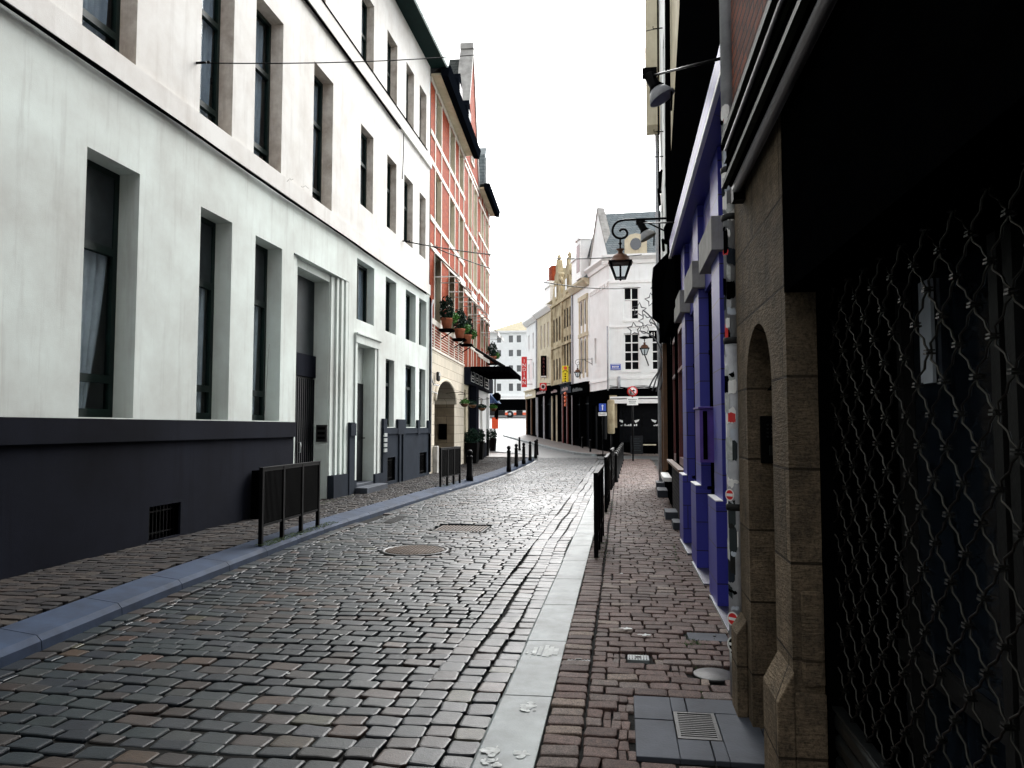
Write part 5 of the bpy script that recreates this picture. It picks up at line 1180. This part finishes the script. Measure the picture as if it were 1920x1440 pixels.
m = MB(); text_mesh(m, 'ZN', .10, Matrix.Translation((D0+.002, .17, 1.82)) @ Matrix.Rotation(PI/2, 4, 'Z') @ FRONT.inverted().inverted(), .002); m.build('carved_letters', 'black', ST)
# downpipe plastered with stickers
DP = thing('downpipe', 'fat grey rainwater pipe covered in stickers between the blue front and the sandstone', 'downpipe', (.640, 4.43, .1))
m = MB(); m.lathe((0, 0, 0), [(.046, 0), (.046, 2.0)], 18); m.lathe((0, 0, 2.0), [(.043, 0), (.043, 8)], 18)
m.build('pipe', 'zinc', DP)
for zc in (1.05, 2.0, 3.0, 4.4, 2.72): MB().lathe((0, 0, zc), [(.046, -.02), (.053, -.015), (.053, .015), (.046, .02)], 18).build('collar', 'iron', DP)
def sticker(z0, z1, a0, a1, mt, r_=.0475, name='sticker'):
    m = MB(); n = 6; vs = []
    for k in range(n+1):
        a = R(a0+(a1-a0)*k/n)
        for z in (z0, z1): vs.append((r_*math.cos(a), r_*math.sin(a), z))
    m.add(vs, [(2*k, 2*k+2, 2*k+3, 2*k+1) for k in range(n)], smooth=True); return m.build(name, mt, DP)
# angles: 180 faces the street, 270 faces the camera
rs = random.Random(8)
def scrap(z0, z1, a0, a1, mt, r_):
    m = MB(); n = 7; up_ = []; lo_ = []; sk = rs.uniform(-.02, .02)
    for k in range(n+1):
        a = R(a0+(a1-a0)*k/n); e_ = rs.uniform(0, .012); f_ = rs.uniform(0, .012)
        if k in (0, n) and rs.random() < .6: e_ += .02; f_ += .015
        up_.append((r_*math.cos(a), r_*math.sin(a), z1-e_+sk*k/n)); lo_.append((r_*math.cos(a), r_*math.sin(a), z0+f_+sk*k/n))
    m.add(lo_+up_, [(k, k+1, n+2+k, n+1+k) for k in range(n)], smooth=True); return m.build('sticker', mt, DP)
zz_ = .22; k = 0
while zz_ < 3.3:
    for _ in range(rs.choice([1, 2, 2, 3])):
        h_s = rs.uniform(.03, .13); a0 = rs.uniform(165, 235); w_s = rs.uniform(25, 75); k += 1
        scrap(zz_+rs.uniform(-.03, .03), zz_+h_s, a0, min(a0+w_s, 290), rs.choice(['whitep', 'whitep', 'paint', 'panel', 'black', 'black', 'iron', 'red', 'curtainb', 'zinc', 'plinth2', 'paint']), .0468+.00022*(k % 9))
    zz_ += rs.uniform(.05, .11)
for zc, r1, a in ((.43, .040, 232), (1.12, .034, 225), (.29, .045, 238)):
    m = MB(); c_ = Vector((.0505*math.cos(R(a)), .0505*math.sin(R(a)), zc)); T_ = Matrix.Translation(c_) @ Matrix.Rotation(R(a), 4, 'Z') @ Matrix.Rotation(PI/2, 4, 'Y')
    vs = []
    for q, off in ((r1, 0), (r1*.82, .0006)): m.add([tuple(T_ @ Vector((q*math.cos(k*PI/10), q*math.sin(k*PI/10)*.9, off))) for k in range(20)], [tuple(range(20))]) if q == r1 else None
    o = m.build('sticker', 'whitep', DP); m = MB(); m.add([tuple(T_ @ Vector((r1*.8*math.cos(k*PI/10), r1*.8*math.sin(k*PI/10)*.9, .0008))) for k in range(20)], [tuple(range(20))]); m.build('disc', 'red' if zc > .4 else 'black', o)
    m = MB(); T2 = T_ @ Matrix.Translation((0, 0, .0014)); m.add([tuple(T2 @ Vector(p_)) for p_ in ((-.008, -r1*.65, 0), (.008, -r1*.65, 0), (.008, r1*.65, 0), (-.008, r1*.65, 0))], [(0, 1, 2, 3)]); m.build('bar', 'whitep', o)

# ------------------------------------------------------------------ blue painted shop front
BF = facade('blue_shop', 'shop front painted royal blue with stone bracket blocks and a black upper storey', 'shop', (.90, 0), (0, -1))
PY = [(6.5, 7.05), (8.22, 8.77), (9.95, 10.5)]
m = MB()
for a, b in PY:
    m.box(-b, -.062, .98, -a, .10, 4.02); m.box(-b-.01, -.12, .12, -a+.01, .098, .94)
    m.prism([(-.12, .941), (-.06, 1.03), (-.0, 1.03), (0, .941)], -b-.01, -a+.01, 'x') if False else m.box(-b-.01, -.12, .9405, -a+.01, .0, .982)
m.box(-5.35, -.062, .12, -4.45, .1, 4.02); m.build('pier', 'blue', BF)
m = MB()
for a, b in PY: m.box(-b-.012, -.123, .983, -a+.012, -.0625, .992)
m.build('pier_ledge', 'whitep', BF)
m = MB(); m.box(-10.6, .10, -.1, -4.3, .5, 4.0); m.box(-10.6, .02, -.1, -4.46, .099, .12); m.build('wall', 'black', BF)
yy = [5.36, 6.49, 7.06, 8.21, 8.78, 9.94]
for k in range(0, 6, 2):
    a, b = yy[k], yy[k+1]; window(BF, -b, -a, .9, 3.05, .04, fm='black', gm='dglass', tz=(2.4,), fw=.05, fd=.05)
    m = MB(); m.box(-b, .0, .12, -a, .09, .89); m.build('stall_riser', 'blue' if k else 'blue', BF)
    m = MB(); m.box(-b, .0, 3.06, -a, .09, 4.0); m.build('spandrel_panel', 'blue', BF)
m = MB()
for a, b in ((5.72, 6.9), (7.40, 8.6), (9.15, 10.3)): m.box(-b, -.135, .085, -a, .0, .118)
m.build('sill_plate', 'plate', BF)
m = MB()
for a, b in ((5.72, 6.9), (7.40, 8.6), (9.15, 10.3)): m.box(-b, -.14, .08, -a, -.1355, .122)
m.build('plate_edge', 'alu', BF)
for a, b in PY:
    m = MB(); m.box(-b-.38, -.135, 3.10, -a+.10, -.0625, 3.39); m.box(-a+.001, -.0624, 3.10, -a+.10, .0, 3.39); m.box(-b-.38, -.0624, 3.10, -b-.001, .0, 3.39); m.build('bracket_block', 'greybox', BF, bevel=.003)
m = MB(); m.prism([(-.20, 4.03), (-.20, 4.26), (-.12, 4.32), (.1, 4.32), (.1, 4.03)], -10.7, -4.42, 'x'); m.build('fascia', 'blue', BF)
m = MB(); m.box(-10.7, -.215, 3.995, -4.42, -.18, 4.029); m.build('fascia_trim', 'whitep', BF)
m = MB(); m.prism([(-4.5, 4.322), (-10.95, 4.322), (-10.95, 4.95), (-8.6, 6.5), (-7.4, 9.6), (-4.5, 9.6)], -.19, .5, 'y'); m.build('upper_storey', 'black', BF)
m = MB(); m.box(-7.75, -.16, 1.27, -7.32, -.02, 1.78); m.box(-7.78, -.175, 1.781, -7.29, -.015, 1.80); b = m.build('letter_box', 'bluelite', BF, bevel=.004); MB().box(-7.319, -.13, 1.30, -7.312, -.09, 1.76).build('slot', 'black', b)
# ------------------------------------------------------------------ dark shops beyond
q0, q1 = Vector((.875, 10.62)), Vector((.93, 14.25)); dr = (q0-q1).normalized()
S1 = facade('brick_shop', 'narrow dark shop with a deep red window frame over a black brick base', 'shop', q1, dr); L = (q1-q0).length
m = MB().wall(0, L, -.1, 1.0, [], .1); m.build('base_wall', masonry('black_brick', (.03, .028, .03), (.045, .04, .04), (.012, .012, .012), .22, .07, .012), S1)
m = MB().wall(0, L, 1.0, 3.6, [(.25, 1.3, 1.02, 3.2), (1.9, L-.15, 1.02, 3.2)], .15); m.shell(0, L, -.1, 4.6, 4, .2); m.build('shopfront', 'black', S1)
for a, b in ((.25, 1.3), (1.9, L-.15)): window(S1, a, b, 1.02, 3.2, .02, fm='redframe', gm='dglass', fw=.09, fd=.08, tz=(2.5,))
m = MB(); m.box(0, -.10, .98, L, -.001, 1.015); m.build('sill', 'brown', S1)
m = MB(); m.box(0, -.12, 3.3, L, -.003, 4.3); m.build('sign_board', 'black', S1)
m = MB(); m.box(0.002, .02, 4.3, L-.002, .3, 13); m.shell(0, L, 4.6, 13, 4, .3); m.build('upper_wall', 'cream', S1)
m = MB()
for k in range(4): m.tube([(.3+k*.35, -.03, 3.9), (.3+k*.35+.05*math.sin(k), -.06, 6.5), (.3+k*.35, -.03, 9+k)], .022+.006*k, 5)
m.tube([(-.2+.35*k, -.10-.03*math.sin(k*2.1), 5.0+.12*math.sin(k*1.7)) for k in range(10)], .03, 5); m.build('wall_cable', 'black', S1)
MB().box(1.1, -.20, .1, 1.7, -.003, .22).build('door_step', 'slab', S1); MB().box(2.4, -.14, .1, 2.9, -.003, .20).build('door_step', 'slab', S1)
q0, q1 = Vector((.93, 14.27)), Vector((1.05, 19.4)); dr = (q0-q1).normalized(); L = (q1-q0).length
S2 = facade('white_house', 'tall white house with a dark cafe front where the right side row ends', 'house', q1, dr)
wops = [(1.0, 1.9, 4.9, 6.9), (3.0, 3.9, 4.9, 6.9), (1.0, 1.9, 8, 10), (3.0, 3.9, 8, 10)]
m = MB().wall(0, L, 3.7, 13.5, wops, .2); m.shell(0, L, -.1, 13.5, 8, .2); m.build('wall', 'white', S2)
for o_ in wops: window(S2, *o_, .18, fm='whitep', gm='dglass', tz=(o_[2]+1.3,), mx=((o_[0]+o_[1])/2,))
m = MB().wall(0, L, -.1, 3.7, [(.4, 1.6, .7, 3.0), (2.0, 2.9, .2, 3.0), (3.3, 4.8, .7, 3.0)], .2); m.build('shopfront', 'black', S2)
m = MB(); [m.box(a, .18, .2, b, .21, 3.0) for a, b in ((.4, 1.6), (2.0, 2.9), (3.3, 4.8))]; m.build('shop_pane', 'dglass', S2)
m = MB(); m.box(1.75, -.09, .5, 1.9, -.003, 3.4); m.box(3.05, -.09, .7, 3.2, -.003, 3.4); m.build('post', 'brown', S2)
m = MB(); m.tube([(.05, -.07, .1), (.05, -.07, 3.7), (.08, -.08, 5), (.02, -.06, 13)], .055, 8); m.build('downpipe', 'zinc', S2)
MB().box(.1, -.20, .1, .9, -.002, .27).build('door_step', 'slab', S2, bevel=.01); MB().box(2.0, -.22, .1, 2.9, -.002, .25).build('door_step', 'slab', S2, bevel=.01)
m = MB(); m.box(.9, -.06, .55, 1.7, -.003, .62); m.box(3.2, -.16, .58, 4.9, -.003, .66); m.build('ledge', 'whitep', S2)
m = MB(); m.prism([(-.30, 3.95), (-.30, 4.75), (-.003, 5.05), (-.003, 3.7)], 3.2, 4.6, 'x'); m.box(3.3, -.16, 3.4, 4.5, -.003, 3.7); m.build('folded_awning', 'black', S2)
m = MB(); m.box(.05, -.34, 9.2, .75, -.002, 13.4); m.box(.2, -.36, 10.9, .4, -.341, 11.4); m.build('oriel', 'cream', S2)
m = MB()
for k in range(3): m.tube([(1.2+k*.12, -.05-.02*k, 3.6), (1.25+k*.1, -.07, 8), (1.2+k*.2, -.04, 13)], .018, 5)
m.tube([(0, -.03, 12.0), (L, -.04, 12.1)], .012, 4); m.tube([(L-.3-.4*k, -.12+.03*math.sin(3*k), 6.6+.15*math.sin(2*k)) for k in range(6)], .03, 5); m.build('wall_cable', 'black', S2)
m = MB()
for u, v in ((1247, 52), (1248, 246), (1247, 293)): p = on_x(u, v, 1.0); m.tube([(-(p.y-19.4)-.0, -.02, p.z), (-(p.y-19.4), -.22, p.z), (-(p.y-19.4), -.22, p.z+.05)], .012, 5)
m.build('hook', 'blackmetal', S2)
# floodlights on thin arms
def flood(label, u, v, y, wx, wu, wv, s):
    p = on_y(u, v, y); t = thing('floodlight', label, 'floodlight', p); e = on_x(wu, wv, wx)-p
    T_ = Matrix.Rotation(R(-28), 4, 'Y') @ Matrix.Rotation(R(180), 4, 'X')
    MB().lathe((0, 0, 0), [(.03*s, -.14*s), (.055*s, -.12*s), (.055*s, .0), (.08*s, .04*s)], 14, T=T_).build('body', 'blackmetal', t)
    MB().lathe((0, 0, 0), [(.075*s, .041*s), (.10*s, .08*s), (.135*s, .15*s), (.13*s, .155*s), (.05*s, .10*s)], 18, T=T_).build('reflector', 'zinc', t)
    m = MB(); m.tube([(-.02*s, 0, .10*s), tuple(e)], .011, 6); m.box(-.12*s, -.03*s, .08*s, .02*s, .03*s, .17*s); m.tube([(.16*s, 0, -.04*s), (.15*s, 0, -.26*s)], .012*s, 5); m.build('arm', 'blackmetal', t)
flood('small silver floodlight on a thin arm high above the blue front', 1228, 160, 7.2, .69, 1350, 110, 1.0)
flood('small black floodlight on a wire arm beside the copper lantern', 1207, 430, 12.2, .76, 1278, 417, 1.05)
# star decoration of bent wire on the right wall
SD = thing('star_decoration', 'festive wire stars on curved stems fixed to the last white house on the right', 'decoration', (1.0, 17.4, 2.5)); yS = 17.4
def lp(u, v, dy=0): p = on_y(u, v, yS+dy); return (p.x-1.0, p.y-17.4, p.z-2.5)
for k, (u, v, r_, rot) in enumerate([(1222, 562, 13, .2), (1198, 581, 14, -.1), (1211, 602, 14, .3), (1189, 617, 13, .1), (1233, 538, 13, .5)]):
    m = MB(); pts = []
    for j in range(10):
        a = PI/2+j*PI/5+rot; q = r_ if j % 2 == 0 else r_*.5; pts.append(lp(u+q*math.cos(a), v-q*math.sin(a)))
    m.tube(pts, .015, 5, closed=True); m.build('star', 'star', SD)
m = MB()
for (u, v) in [(1205, 581), (1220, 604), (1198, 620), (1230, 566), (1237, 548)]:
    c0 = (1243, 672); pts = [lp(u+(c0[0]-u)*t+10*math.sin(t*PI), v+(c0[1]-v)*t-14*math.sin(t*PI)*(1-t)) for t in [k/8 for k in range(9)]]; m.tube(pts, .016, 5)
for k in range(4):
    pts = [lp(1240+k*2-20*t**1.5*(1.2-k*.25), 672+58*t+4*math.sin(t*6+k), -.0) for t in [j/8 for j in range(9)]]; m.tube(pts, .018, 5)
m.build('stem', 'star', SD)
# wires over the street
def wire(label, a, b, sag, r_=.009):
    a, b = Vector(a), Vector(b); t = thing('overhead_wire', label, 'wire', a); m = MB(); d = b-a
    m.tube([tuple(d*(k/16)+Vector((0, 0, -sag*4*(k/16)*(1-k/16)))) for k in range(17)], r_, 4); m.build('cable', 'blackmetal', t)
    m = MB(); m.tube([(-.03, 0, 0), (.12, 0, 0)], .02, 6); m.lathe((.16, 0, 0), [(.01, -.02), (.03, 0), (.01, .02)], 8); m.build('anchor', 'blackmetal', t); return t
wire('thin wire from a hook beside the tall upper window of the white building', on_x(372, 118, -6.04), on_x(1240, 52, .98), .25)
wire('black wire crossing in front of the red brick house at second floor height', on_x(757, 452, -6.04), (.75, 26, 7.6), .3, .018)
wire('lower black wire with a dark clamp in front of the red brick house', on_x(810, 462, -6.08), (.8, 30, 7.2), .5, .018)
